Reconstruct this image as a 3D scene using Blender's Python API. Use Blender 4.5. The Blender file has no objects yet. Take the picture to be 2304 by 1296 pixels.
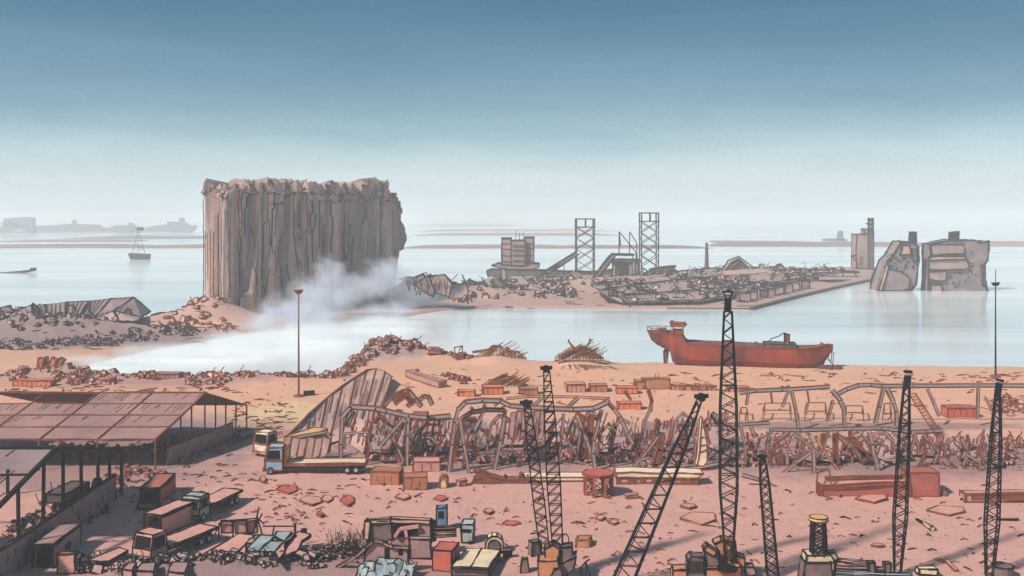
import bpy, math, random
import numpy as np
from mathutils import Vector, Matrix, noise
random.seed(7)
R = math.radians
S = bpy.context.scene
C = S.collection
# ---------------------------------------------------------------- camera, world, sun, exposure
H = 34.0; F = 2240.0; HY = 490.0          # eye height, focal length in photo pixels, horizon row
cam = bpy.data.objects.new('camera', bpy.data.cameras.new('camera'))
C.objects.link(cam); S.camera = cam
cam.data.lens = 35; cam.data.sensor_width = 36
cam.data.shift_y = -(648 - HY) / 2304
cam.data.clip_start = 1; cam.data.clip_end = 60000
cam.location = (0, 0, H); cam.rotation_euler = (R(90), 0, 0)
SUN_DIR = Vector((-0.80, -0.60, 0.0)).normalized() * math.cos(R(42)) + Vector((0, 0, math.sin(R(42))))
w = bpy.data.worlds.new('World'); S.world = w; w.use_nodes = True
nt = w.node_tree; nt.nodes.clear()
def N(t, **k):
    n = nt.nodes.new(t)
    for a, b in k.items():
        if a.startswith('i_'): n.inputs[a[2:].replace('_', ' ')].default_value = b
        else: setattr(n, a, b)
    return n
out = N('ShaderNodeOutputWorld'); bg = N('ShaderNodeBackground'); bg.inputs[1].default_value = 0.1
sky = N('ShaderNodeTexSky', sky_type='NISHITA', sun_disc=False)
sky.sun_elevation = R(42); sky.sun_rotation = math.atan2(SUN_DIR.x, SUN_DIR.y)
sky.dust_density = 2.0
tc = N('ShaderNodeTexCoord'); sep = N('ShaderNodeSeparateXYZ'); nt.links.new(tc.outputs['Generated'], sep.inputs[0])
ns = N('ShaderNodeTexNoise'); ns.inputs['Scale'].default_value = 2.2; ns.inputs['Detail'].default_value = 6; ns.inputs['Roughness'].default_value = .62
mp = N('ShaderNodeMapping'); mp.inputs['Scale'].default_value = (1.3, 1.3, 9); nt.links.new(tc.outputs['Generated'], mp.inputs[0]); nt.links.new(mp.outputs[0], ns.inputs[0])
ma = N('ShaderNodeMath', operation='MULTIPLY_ADD'); ma.inputs[1].default_value = .06; nt.links.new(ns.outputs[0], ma.inputs[0])
ms = N('ShaderNodeMath', operation='ADD'); ms.inputs[1].default_value = -.03; nt.links.new(sep.outputs[2], ms.inputs[0]); nt.links.new(ms.outputs[0], ma.inputs[2])
mr = N('ShaderNodeMapRange'); mr.inputs[1].default_value = -.05; mr.inputs[2].default_value = .26; nt.links.new(ma.outputs[0], mr.inputs[0])
cr = N('ShaderNodeValToRGB'); nt.links.new(mr.outputs[0], cr.inputs[0])
def lin(c): return tuple(((x/255)/12.92 if x/255 <= .04045 else ((x/255+.055)/1.055)**2.4) for x in c)
stops = [(0.0, (232, 248, 252)), (.20, (230, 247, 251)), (.29, (222, 241, 246)), (.36, (200, 226, 235)), (.435, (163, 198, 212)),
         (.50, (138, 178, 197)), (.58, (121, 164, 187)), (.72, (90, 140, 168)), (.86, (66, 120, 154))]
el = cr.color_ramp.elements
while len(el) < len(stops): el.new(.5)
for e, (p, c) in zip(el, stops): e.position = p; e.color = (*lin(c), 1)
vm = N('ShaderNodeVectorMath', operation='SCALE'); vm.inputs[3].default_value = 4.7; nt.links.new(cr.outputs[0], vm.inputs[0])
mx = N('ShaderNodeMix', data_type='RGBA'); mx.inputs[0].default_value = .06
nt.links.new(vm.outputs[0], mx.inputs[6]); nt.links.new(sky.outputs[0], mx.inputs[7])
gr = N('ShaderNodeTexNoise'); gr.inputs['Scale'].default_value = 420; gr.inputs['Detail'].default_value = 2; nt.links.new(tc.outputs['Generated'], gr.inputs[0])
g2 = N('ShaderNodeMapRange'); g2.inputs[1].default_value = .3; g2.inputs[2].default_value = .7; g2.inputs[3].default_value = .95; g2.inputs[4].default_value = 1.05; nt.links.new(gr.outputs[0], g2.inputs[0])
g3 = N('ShaderNodeVectorMath', operation='SCALE'); nt.links.new(mx.outputs[2], g3.inputs[0]); nt.links.new(g2.outputs[0], g3.inputs[3]); nt.links.new(g3.outputs[0], bg.inputs[0]); nt.links.new(bg.outputs[0], out.inputs[0])
sl = bpy.data.lights.new('sun', 'SUN'); sl.energy = 2.8; sl.angle = R(3.5); sl.color = (1.0, .93, .84)
so = bpy.data.objects.new('sun', sl); C.objects.link(so); so.rotation_euler = SUN_DIR.to_track_quat('Z', 'Y').to_euler(); so.location = (-60, -40, 80)
S.view_settings.view_transform = 'Standard'; S.view_settings.look = 'None'; S.view_settings.exposure = 0.9; S.view_settings.gamma = 1
S.render.engine = 'CYCLES'
S.cycles.max_bounces = 7; S.cycles.volume_bounces = 3; S.cycles.volume_step_rate = 2; S.cycles.volume_max_steps = 96

# ---------------------------------------------------------------- layout helpers
def P(px, py, z=0.0):
    d = (H - z) * F / (py - HY); return Vector(((px - 1152) / F * d, d, z))
def Pd(px, py, d): return Vector(((px - 1152) / F * d, d, H - (py - HY) * d / F))
def D(py, z=0.0): return (H - z) * F / (py - HY)

# ---------------------------------------------------------------- materials
MATS = {}
def mat(name, rgb, rgb2=None, rough=.85, scale=.25, grain=.22, bump=.0, bscale=3.0, streak=None, wave=None):
    if max(rgb) > .06:
        g_ = (1.22, 1.14, 1.08); rgb2 = rgb2 or tuple(x * .72 for x in rgb); rgb = tuple(min(.8, x * k) for x, k in zip(rgb, g_)); rgb2 = tuple(min(.8, x * k) for x, k in zip(rgb2, g_))
    m = bpy.data.materials.new(name); m.use_nodes = True; t = m.node_tree; b = t.nodes['Principled BSDF']
    b.inputs['Roughness'].default_value = rough; b.inputs['Specular IOR Level'].default_value = .25
    g = t.nodes.new('ShaderNodeNewGeometry'); L = t.links.new
    vec = g.outputs['Position']
    if streak:
        mpn = t.nodes.new('ShaderNodeMapping'); mpn.inputs['Scale'].default_value = streak; L(vec, mpn.inputs[0]); svec = mpn.outputs[0]
    else: svec = vec
    n1 = t.nodes.new('ShaderNodeTexNoise'); n1.inputs['Scale'].default_value = scale; n1.inputs['Detail'].default_value = 5; n1.inputs['Roughness'].default_value = .6; L(svec, n1.inputs[0])
    r1 = t.nodes.new('ShaderNodeMapRange'); r1.inputs[1].default_value = .36; r1.inputs[2].default_value = .64; L(n1.outputs[0], r1.inputs[0])
    mix = t.nodes.new('ShaderNodeMix'); mix.data_type = 'RGBA'; L(r1.outputs[0], mix.inputs[0])
    c2 = rgb2 or tuple(x * .72 for x in rgb)
    mix.inputs[6].default_value = (*rgb, 1); mix.inputs[7].default_value = (*c2, 1)
    n2 = t.nodes.new('ShaderNodeTexNoise'); n2.inputs['Scale'].default_value = bscale; n2.inputs['Detail'].default_value = 8; n2.inputs['Roughness'].default_value = .75; L(vec, n2.inputs[0])
    r2 = t.nodes.new('ShaderNodeMapRange'); r2.inputs[1].default_value = .3; r2.inputs[2].default_value = .7; r2.inputs[3].default_value = 1 - grain; r2.inputs[4].default_value = 1 + grain; L(n2.outputs[0], r2.inputs[0])
    sc = t.nodes.new('ShaderNodeVectorMath'); sc.operation = 'SCALE'; L(mix.outputs[2], sc.inputs[0]); L(r2.outputs[0], sc.inputs[3])
    col = sc.outputs[0]
    if wave:
        wv = t.nodes.new('ShaderNodeTexWave'); wv.bands_direction = wave[0]; wv.inputs['Scale'].default_value = wave[1]; wv.inputs['Distortion'].default_value = 1.2; wv.inputs['Detail'].default_value = 2
        L(vec, wv.inputs[0])
        r3 = t.nodes.new('ShaderNodeMapRange'); r3.inputs[1].default_value = .0; r3.inputs[2].default_value = .35; r3.inputs[3].default_value = wave[2]; r3.inputs[4].default_value = 1; L(wv.outputs[0], r3.inputs[0])
        s2 = t.nodes.new('ShaderNodeVectorMath'); s2.operation = 'SCALE'; L(col, s2.inputs[0]); L(r3.outputs[0], s2.inputs[3]); col = s2.outputs[0]
    L(col, b.inputs['Base Color'])
    if bump:
        bp = t.nodes.new('ShaderNodeBump'); bp.inputs['Strength'].default_value = bump; bp.inputs['Distance'].default_value = .4; L(n2.outputs[0], bp.inputs['Height']); L(bp.outputs[0], b.inputs['Normal'])
    MATS[name] = m; return m
mat('ink', (.006, .005, .006), rough=.9, grain=.1)
mat('ink_grey', (.03, .026, .03), rough=.9, grain=.1)
mat('ink_rust', (.19, .055, .035), rough=.9, grain=.15)
mat('ink_ochre', (.22, .085, .03), rough=.9, grain=.15)
mat('concrete', (.47, .32, .27), (.12, .10, .12), scale=.8, streak=(.36, .36, .022), grain=.25, bscale=.9, bump=.3)
mat('concrete_torn', (.33, .235, .215), (.2, .15, .15), scale=.3, bump=.5, bscale=1.2)
mat('ruin_mauve', (.34, .24, .22), (.235, .175, .175), scale=.12, bump=.3)
mat('ruin_dark', (.07, .055, .05), (.12, .09, .085), scale=.3)
mat('rubble_pink', (.45, .29, .245), (.33, .22, .2), scale=.35, bump=.4)
mat('rubble_mauve', (.37, .255, .235), (.26, .19, .19), scale=.2, bump=.4)
mat('rubble_peach', (.6, .37, .24), (.42, .25, .2), scale=.25, bump=.3)
mat('sheet_pink', (.40, .255, .23), (.27, .19, .19), scale=.18, wave=('X', 1.1, .72))
mat('sheet_mauve', (.27, .195, .195), (.2, .15, .16), scale=.2, wave=('X', 1.6, .6))
mat('sheet_pale', (.50, .315, .26), (.36, .235, .21), scale=.12)
mat('roof_dust', (.29, .165, .15), (.2, .125, .125), scale=.2)
mat('ship_ochre', (.26, .09, .03), (.2, .06, .03), scale=.6)
mat('wreck_grey', (.24, .185, .185), (.15, .12, .13), scale=.12, bump=.3)
mat('steel_blue', (.27, .27, .27), (.2, .2, .205), scale=.8)
mat('steel_rust', (.2, .065, .045), (.13, .05, .04), scale=.8)
mat('steel_red', (.42, .10, .075), (.3, .08, .06), scale=.8)
mat('cont_red', (.34, .105, .08), (.26, .085, .07), scale=.5)
mat('cont_orange', (.56, .19, .1), (.45, .15, .09), scale=.5)
mat('cont_brown', (.36, .15, .085), (.27, .115, .08), scale=.5)
mat('cont_ochre', (.36, .19, .09), (.3, .15, .09), scale=.5)
mat('cont_pink', (.50, .26, .215), (.40, .21, .185), scale=.5)
mat('cont_mauve', (.33, .2, .19), (.25, .16, .165), scale=.5)
mat('hull_red', (.28, .05, .03), (.09, .03, .032), scale=.35, streak=(.5, .5, .22), rough=.6)
mat('cream', (.60, .49, .33), (.48, .38, .27), scale=.6)
mat('yellow', (.55, .35, .15), (.45, .28, .13), scale=.8)
mat('teal', (.27, .33, .30), (.2, .26, .25), scale=.8)
mat('sky_blue', (.24, .38, .47), (.18, .3, .4), scale=.8)
mat('blue_paint', (.09, .19, .30), (.07, .14, .23), scale=1.2)
mat('grey_paint', (.36, .39, .40), (.26, .29, .31), scale=1.0)
mat('tarp_blue', (.31, .37, .38), (.2, .25, .28), scale=.5, wave=('X', 1.4, .65))
mat('crane_orange', (.46, .21, .105), (.33, .15, .09), scale=.7)
mat('crane_mauve', (.17, .115, .11), (.11, .08, .08), scale=.7)
mat('black_steel', (.003, .003, .004), rough=.7, grain=.1)
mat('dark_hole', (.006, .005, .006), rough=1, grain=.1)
mat('far_blue', (.05, .08, .12), (.07, .10, .15), scale=.02)
mat('far_orange', (.55, .29, .19), (.45, .27, .2), scale=.02)
mat('far_sand', (.34, .17, .13), (.06, .08, .12), scale=.012, streak=(.2, 1, 1))
mat('wood_grey', (.36, .33, .3), (.26, .22, .2), scale=1)
mat('chalk', (.66, .58, .45), (.55, .46, .36), scale=.5)

# ---------------------------------------------------------------- mesh builder
class MB:
    def __init__(s): s.v = []; s.f = []; s.m = []; s.k = []      # k = inked?
    def add(s, vs, fs, m, ink=True):
        o = len(s.v); s.v += [Vector(v) for v in vs]
        for f in fs: s.f.append([i + o for i in f]); s.m.append(m); s.k.append(ink)
        return s
    def hexa(s, b, t, m, ink=True):        # 4 bottom + 4 top points
        return s.add(list(b) + list(t), [(3, 2, 1, 0), (4, 5, 6, 7), (0, 1, 5, 4), (1, 2, 6, 5), (2, 3, 7, 6), (3, 0, 4, 7)], m, ink)
    def box(s, c, sz, m, rz=0, ink=True, jit=0, tilt=None):
        x, y, z = [a / 2 for a in sz]; M = Matrix.Rotation(rz, 3, 'Z')
        if tilt is not None: M = M @ Matrix.Rotation(tilt[0], 3, 'X') @ Matrix.Rotation(tilt[1], 3, 'Y')
        q = []
        for zz in (-z, z):
            for a, b in ((-x, -y), (x, -y), (x, y), (-x, y)):
                q.append(Vector(c) + M @ Vector((a, b, zz)) + Vector([random.uniform(-jit, jit) for _ in range(3)]))
        return s.hexa(q[:4], q[4:], m, ink)
    def bar(s, p, q, w, m, ink=False, w2=None, h=None):          # square bar from p to q
        p = Vector(p); q = Vector(q); d = q - p
        if d.length < 1e-5: return s
        d.normalize(); up = Vector((0, 0, 1)) if abs(d.z) < .95 else Vector((0, 1, 0))
        a = d.cross(up).normalized(); b = a.cross(d); w2 = w if w2 is None else w2; h1 = (h or w)
        A = [p + a * w * i / 2 + b * h1 * j / 2 for i, j in ((-1, -1), (1, -1), (1, 1), (-1, 1))]
        h2 = h1 * w2 / w
        B = [q + a * w2 * i / 2 + b * h2 * j / 2 for i, j in ((-1, -1), (1, -1), (1, 1), (-1, 1))]
        return s.hexa(A, B, m, ink)
    def line(s, pts, w, m, ink=False, h=None):
        for a, b in zip(pts, pts[1:]): s.bar(a, b, w, m, ink, h=h)
        return s
    def tube(s, pts, r, m, n=8, ink=False, cap=True):
        pts = [Vector(p) for p in pts]; rs = r if isinstance(r, (list, tuple)) else [r] * len(pts); V = []; Fc = []
        for i, p in enumerate(pts):
            d = (pts[min(i + 1, len(pts) - 1)] - pts[max(i - 1, 0)]).normalized()
            up = Vector((0, 0, 1)) if abs(d.z) < .9 else Vector((0, 1, 0)); a = d.cross(up).normalized(); b = a.cross(d)
            for k in range(n):
                t = 2 * math.pi * k / n; V.append(p + (a * math.cos(t) + b * math.sin(t)) * rs[i])
        for i in range(len(pts) - 1):
            for k in range(n): Fc.append((i*n+k, i*n+(k+1) % n, (i+1)*n+(k+1) % n, (i+1)*n+k))
        if cap: Fc.append(tuple(range(n))[::-1]); Fc.append(tuple((len(pts)-1)*n+k for k in range(n)))
        return s.add(V, Fc, m, ink)
    def slab(s, pts, th, m, ink=True):          # polygon (top) with thickness downwards
        n = len(pts); T = [Vector(p) for p in pts]; B = [p - Vector((0, 0, th)) for p in T]
        return s.add(B + T, [tuple(range(n))[::-1], tuple(range(n, 2*n))] + [(i, (i+1) % n, n+(i+1) % n, n+i) for i in range(n)], m, ink)
    def plate(s, pts, off, m, ink=True):        # polygon extruded along vector off
        n = len(pts); A = [Vector(p) for p in pts]; B = [p + Vector(off) for p in A]
        return s.add(A + B, [tuple(range(n)), tuple(range(n, 2*n))[::-1]] + [(i, n+i, n+(i+1) % n, (i+1) % n) for i in range(n)], m, ink)
    def chunk(s, c, r, m, ink=True, flat=.7, sub=0):       # irregular broken block
        c = Vector(c); q = []; rz = random.uniform(0, 6.28); M = Matrix.Rotation(rz, 3, 'Z') @ Matrix.Rotation(random.uniform(-.4, .4), 3, 'X') @ Matrix.Rotation(random.uniform(-.4, .4), 3, 'Y')
        sx, sy, sz = r * random.uniform(.6, 1.3), r * random.uniform(.5, 1.0), r * flat * random.uniform(.5, 1.1)
        for zz in (-1, 1):
            for a, b in ((-1, -1), (1, -1), (1, 1), (-1, 1)):
                k = .72 if zz > 0 else 1
                q.append(c + M @ Vector((a*sx*k*random.uniform(.6, 1.1), b*sy*k*random.uniform(.6, 1.1), zz*sz*random.uniform(.6, 1.1))))
        return s.hexa(q[:4], q[4:], m, ink)
    def inked(s, r, m='ink', ang=28, wob=.8):
        E = {}
        def nrm(f):
            a, b, c = s.v[f[0]], s.v[f[1]], s.v[f[2]]; n = (b - a).cross(c - a)
            if len(f) > 3: n += (s.v[f[2]] - s.v[f[0]]).cross(s.v[f[3]] - s.v[f[0]])
            return n.normalized() if n.length > 1e-9 else Vector((0, 0, 1))
        for f, k in zip(s.f, s.k):
            if not k: continue
            n = nrm(f)
            for i in range(len(f)):
                a, b = f[i], f[(i+1) % len(f)]; E.setdefault((min(a, b), max(a, b)), []).append(n)
        ca = math.cos(R(ang))
        for (a, b), ns_ in E.items():
            if len(ns_) >= 2 and ns_[0].dot(ns_[1]) > ca: continue
            p, q = s.v[a], s.v[b]; L = (q - p).length
            if L < r * 1.5: continue
            d = (q - p) / L; p2, q2 = p - d * r * .5, q + d * r * .5
            k = 1 if L < r * 16 else (2 if L < r * 60 else 4); prev = p2
            for i in range(1, k + 1):
                c = p2.lerp(q2, i / k)
                if i < k: c += Vector([random.uniform(-1, 1) * r * wob for _ in range(3)])
                s.bar(prev, c, r * random.uniform(1.3, 2.5), m, False); prev = c
        return s
    def cut(s): s.g = getattr(s, 'g', []); s.g.append(len(s.f)); return s
    def pieces(s, name, parent):            # every run of faces between cuts becomes a part of its own
        g = [0] + [c for c in getattr(s, 'g', [])] + [len(s.f)]
        for a, b in zip(g, g[1:]):
            if b <= a: continue
            q = MB(); ids = sorted({i for f in s.f[a:b] for i in f}); mp_ = {i: k for k, i in enumerate(ids)}
            q.v = [s.v[i] for i in ids]; q.f = [[mp_[i] for i in f] for f in s.f[a:b]]; q.m = s.m[a:b]; q.k = s.k[a:b]; q.build(name, parent)
    def merge(s, o):
        n = len(s.v); s.v += o.v; s.f += [[i + n for i in f] for f in o.f]; s.m += o.m; s.k += o.k; return s
    def build(s, name, parent=None, world=True, smooth=False):
        me = bpy.data.meshes.new(name); vs = s.v
        if parent is not None and world:
            Mi = PARM[parent.name].inverted(); vs = [Mi @ v for v in vs]
        me.from_pydata([tuple(v) for v in vs], [], s.f)
        slots = []
        for m in s.m:
            if m not in slots: slots.append(m)
        for m in slots: me.materials.append(MATS[m])
        me.polygons.foreach_set('material_index', [slots.index(m) for m in s.m])
        if smooth: me.polygons.foreach_set('use_smooth', [bool(k) for k in s.k])
        me.update(); o = bpy.data.objects.new(name, me); C.objects.link(o)
        if parent is not None: o.parent = parent; PARM[o.name] = PARM[parent.name]
        return o
PARM = {}
def thing(name, label, cat, loc=(0, 0, 0), rz=0, group=None):
    o = bpy.data.objects.new(name, None); C.objects.link(o); o.empty_display_size = .5
    o.location = loc; o.rotation_euler = (0, 0, rz); PARM[o.name] = Matrix.Translation(Vector(loc)) @ Matrix.Rotation(rz, 4, 'Z')
    o['label'] = label; o['category'] = cat
    if group: o['group'] = group
    return o
def tag(o, label, cat, group=None, kind=None):
    o['label'] = label; o['category'] = cat
    if group: o['group'] = group
    if kind: o['kind'] = kind
    return o
def center(mb, o):          # put the origin of a single-mesh thing at its base
    vs = [v.co for v in o.data.vertices]; lo = Vector((sum(v.x for v in vs)/len(vs), sum(v.y for v in vs)/len(vs), min(v.z for v in vs)))
    o.data.transform(Matrix.Translation(-lo)); o.location = lo; PARM[o.name] = Matrix.Translation(lo); return o
def single(mb, name, label, cat, group=None, kind=None, smooth=False):
    o = mb.build(name, smooth=smooth); center(mb, o); return tag(o, label, cat, group, kind)
def ir(d, px=2.4): return px * .5 * d / F      # ink radius for a given distance

# ---------------------------------------------------------------- land as one relief sheet
SH = [(-1500, 705), (0, 709), (340, 712), (450, 703), (560, 682), (700, 660), (885, 648), (1000, 648), (1100, 632), (1250, 618), (1500, 612),
      (1700, 604), (1900, 600), (1972, 600), (1966, 628), (1690, 692), (1500, 691), (1150, 689), (1000, 694), (860, 715), (700, 728),
      (560, 744), (350, 780), (130, 828), (300, 846), (480, 842), (640, 843), (740, 838), (785, 818), (822, 786), (900, 790), (1000, 796),
      (1180, 808), (1500, 813), (1900, 818), (2304, 822), (4200, 824), (4200, 1900), (-3000, 1900)]
poly = np.array([[P(a, b).x, P(a, b).y] for a, b in SH])
def sdist(X, Y):
    ins = np.zeros(X.shape, bool); dm = np.full(X.shape, 1e9); n = len(poly)
    for i in range(n):
        x1, y1 = poly[i]; x2, y2 = poly[(i+1) % n]
        c = ((y1 > Y) != (y2 > Y)); 
        with np.errstate(divide='ignore', invalid='ignore'):
            ins ^= c & (X < (x2-x1)*(Y-y1)/(y2-y1+1e-12)+x1)
        L2 = (x2-x1)**2+(y2-y1)**2; t = np.clip(((X-x1)*(x2-x1)+(Y-y1)*(y2-y1))/L2, 0, 1)
        dm = np.minimum(dm, np.hypot(X-x1-t*(x2-x1), Y-y1-t*(y2-y1)))
    return np.where(ins, dm, -dm)
MOUNDS = [(60, 752, 3.2, 26, 9), (200, 750, 2.5, 26, 9), (475, 722, 5.0, 9, 7), (400, 722, 2.5, 14, 8), (540, 722, 2.5, 12, 8), (930, 668, 5.5, 16, 12),
          (1010, 668, 3.5, 18, 12), (1130, 668, 3.0, 22, 12), (1280, 655, 3.5, 24, 16), (1400, 655, 4.0, 24, 16), (1520, 652, 5.0, 26, 14), (1640, 640, 5.5, 26, 15), (1740, 640, 4.5, 22, 10),
          (1660, 622, 5.0, 10, 8), (840, 800, 2.0, 6, 5), (900, 800, 1.8, 7, 4), (100, 850, 1.4, 10, 4), (240, 850, 1.2, 12, 4), (450, 858, 1.0, 10, 4), (600, 860, 1.2, 10, 4),
          (1110, 815, 1.4, 7, 4), (1305, 822, 1.6, 5, 4), (960, 805, 1.2, 8, 4), (620, 1285, 1.0, 6, 3), (420, 1285, .9, 6, 3), (760, 1260, .9, 4, 4)]
MW = [(P(a, b).x, P(a, b).y, h, rx, ry) for a, b, h, rx, ry in MOUNDS]
def relief(X, Y):
    sd = sdist(X, Y); h = np.where(sd > 0, np.clip(sd/2.2, 0, 1)*1.3-1.3, -1.3+np.maximum(sd*.5, -5))
    for x, y, hh, rx, ry in MW: h = h + np.where(sd > 0, np.clip(sd/4, 0, 1), 0)*hh*np.exp(-((X-x)/rx)**2-((Y-y)/ry)**2)
    return h, sd
rows = 430; colsn = 420
ys = 70*np.exp(np.linspace(0, math.log(760/70), rows)); us = np.linspace(-.95, .95, colsn)
Y = np.repeat(ys[:, None], colsn, 1); X = us[None, :]*(Y*1.02+8)
Z, sd = relief(X, Y)
rough = np.zeros_like(Z)
for i in range(rows):
    for j in range(colsn):
        if sd[i, j] > -2: rough[i, j] = noise.fractal(Vector((X[i, j]*.16, Y[i, j]*.16, 0)), 1, 2, 3)*.16
Z = Z + rough*(np.clip(sd, 0, 3)/3)*(1+.9*np.clip(Z, 0, 4))
verts = np.stack([X, Y, Z], -1).reshape(-1, 3)
idx = np.arange(rows*colsn).reshape(rows, colsn)
fc = np.stack([idx[:-1, :-1], idx[:-1, 1:], idx[1:, 1:], idx[1:, :-1]], -1).reshape(-1, 4)
me = bpy.data.meshes.new('ground'); me.from_pydata(verts.tolist(), [], fc.tolist()); me.polygons.foreach_set('use_smooth', [True]*len(me.polygons))
ground = bpy.data.objects.new('ground', me); C.objects.link(ground); ground['kind'] = 'structure'
def gz(x, y):
    z, s_ = relief(np.array([x]), np.array([y])); return float(z[0])
def G(px, py):              # point on the relief seen at this photo position (flat guess + relief height)
    p = P(px, py); p.z = gz(p.x, p.y); return p
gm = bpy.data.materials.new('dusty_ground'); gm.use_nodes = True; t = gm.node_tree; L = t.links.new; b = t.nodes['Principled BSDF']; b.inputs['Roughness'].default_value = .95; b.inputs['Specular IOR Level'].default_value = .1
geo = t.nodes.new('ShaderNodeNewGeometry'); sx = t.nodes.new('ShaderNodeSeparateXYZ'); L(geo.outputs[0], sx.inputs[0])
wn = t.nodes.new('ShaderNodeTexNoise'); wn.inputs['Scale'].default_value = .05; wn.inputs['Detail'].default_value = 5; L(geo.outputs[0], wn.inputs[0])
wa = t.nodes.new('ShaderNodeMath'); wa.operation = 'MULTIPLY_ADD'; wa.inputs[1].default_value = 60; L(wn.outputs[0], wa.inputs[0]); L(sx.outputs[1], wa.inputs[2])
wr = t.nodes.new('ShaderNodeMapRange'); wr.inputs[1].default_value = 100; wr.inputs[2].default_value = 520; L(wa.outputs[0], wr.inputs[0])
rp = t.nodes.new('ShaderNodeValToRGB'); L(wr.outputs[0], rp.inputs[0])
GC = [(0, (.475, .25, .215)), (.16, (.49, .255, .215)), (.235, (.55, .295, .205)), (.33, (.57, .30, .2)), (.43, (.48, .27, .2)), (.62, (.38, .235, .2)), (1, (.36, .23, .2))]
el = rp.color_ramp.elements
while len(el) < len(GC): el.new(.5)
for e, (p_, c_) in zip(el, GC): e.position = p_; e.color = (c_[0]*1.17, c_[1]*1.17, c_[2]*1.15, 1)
cur = rp.outputs[0]
def blot(cur, x, y, rx, ry, colr, amt, edge=.5):      # a ragged patch of ground tint: soil stains and painted shade
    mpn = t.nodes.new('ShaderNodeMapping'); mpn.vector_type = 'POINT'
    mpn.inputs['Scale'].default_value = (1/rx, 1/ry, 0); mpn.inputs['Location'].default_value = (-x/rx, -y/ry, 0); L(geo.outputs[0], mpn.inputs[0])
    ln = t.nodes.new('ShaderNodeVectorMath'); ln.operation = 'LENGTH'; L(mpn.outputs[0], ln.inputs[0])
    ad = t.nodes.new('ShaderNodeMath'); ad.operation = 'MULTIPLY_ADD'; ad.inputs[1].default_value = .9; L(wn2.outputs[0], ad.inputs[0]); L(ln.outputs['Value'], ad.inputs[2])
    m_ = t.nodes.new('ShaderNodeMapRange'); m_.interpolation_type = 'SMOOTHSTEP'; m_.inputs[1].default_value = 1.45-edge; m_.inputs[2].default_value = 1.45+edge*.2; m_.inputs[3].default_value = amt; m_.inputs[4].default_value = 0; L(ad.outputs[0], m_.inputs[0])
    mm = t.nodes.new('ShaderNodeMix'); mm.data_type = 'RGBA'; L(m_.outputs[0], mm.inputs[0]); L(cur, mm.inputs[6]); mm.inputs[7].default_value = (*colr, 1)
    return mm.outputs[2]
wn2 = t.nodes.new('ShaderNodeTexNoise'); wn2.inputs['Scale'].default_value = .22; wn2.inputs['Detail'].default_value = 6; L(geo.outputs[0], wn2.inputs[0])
shade_tint = (.235, .15, .15)  # mauve shade at the feet of the wrecked halls, painted into the ground colour
for (a, b_, rx, ry, cc, am) in [(1150, 1010, 34, 16, shade_tint, .8), (1950, 1025, 38, 15, shade_tint, .8), (1900, 958, 40, 4, (.2, .14, .15), .7), (620, 940, 9, 16, (.68, .47, .26), .8), (60, 765, 75, 22, (.24, .17, .17), .85),  # the thin dark band across the right hall is painted shade too
                               (700, 850, 60, 5, (.66, .37, .22), .5), (460, 735, 14, 9, (.72, .42, .25), .8), (1850, 830, 60, 10, (.62, .37, .24), .6), (1640, 660, 50, 22, (.27, .2, .22), .5), (700, 1290, 22, 6, (.2, .13, .13), .6), (430, 1290, 14, 5, (.2, .14, .145), .6),
                               (980, 690, 26, 10, (.22, .18, .22), .5), (865, 802, 15, 8, (.30, .21, .21), .9), (650, 847, 24, 4, (.33, .22, .215), .8), (200, 853, 46, 5, (.36, .23, .21), .8), (440, 862, 22, 4, (.33, .22, .215), .8), (100, 738, 50, 12, (.2, .15, .16), .8), (1100, 660, 40, 14, (.33, .23, .21), .7), (990, 800, 12, 4, (.33, .22, .21), .8), (250, 865, 40, 7, (.38, .2, .175), .5), (130, 1060, 30, 12, (.2, .14, .145), .6), (230, 985, 40, 22, (.26, .18, .18), .85)]:
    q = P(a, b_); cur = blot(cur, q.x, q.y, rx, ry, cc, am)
fn = t.nodes.new('ShaderNodeTexNoise'); fn.inputs['Scale'].default_value = 2.2; fn.inputs['Detail'].default_value = 9; fn.inputs['Roughness'].default_value = .75; L(geo.outputs[0], fn.inputs[0])
fr = t.nodes.new('ShaderNodeMapRange'); fr.inputs[1].default_value = .3; fr.inputs[2].default_value = .7; fr.inputs[3].default_value = .8; fr.inputs[4].default_value = 1.18; L(fn.outputs[0], fr.inputs[0])
fs = t.nodes.new('ShaderNodeVectorMath'); fs.operation = 'SCALE'; 
sp1 = t.nodes.new('ShaderNodeTexNoise'); sp1.inputs['Scale'].default_value = .55; sp1.inputs['Detail'].default_value = 7; sp1.inputs['Roughness'].default_value = .7; L(geo.outputs[0], sp1.inputs[0])
sp2 = t.nodes.new('ShaderNodeMapRange'); sp2.inputs[1].default_value = .56; sp2.inputs[2].default_value = .68; sp2.inputs[3].default_value = 1; sp2.inputs[4].default_value = .72; L(sp1.outputs[0], sp2.inputs[0])
sp3 = t.nodes.new('ShaderNodeMath'); sp3.operation = 'MULTIPLY'; L(sp2.outputs[0], sp3.inputs[0]); L(fr.outputs[0], sp3.inputs[1])
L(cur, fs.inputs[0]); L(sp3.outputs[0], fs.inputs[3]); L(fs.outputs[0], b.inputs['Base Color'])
bp = t.nodes.new('ShaderNodeBump'); bp.inputs['Strength'].default_value = .25; bp.inputs['Distance'].default_value = .3; L(fn.outputs[0], bp.inputs['Height']); L(bp.outputs[0], b.inputs['Normal'])
me.materials.append(gm)
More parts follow.
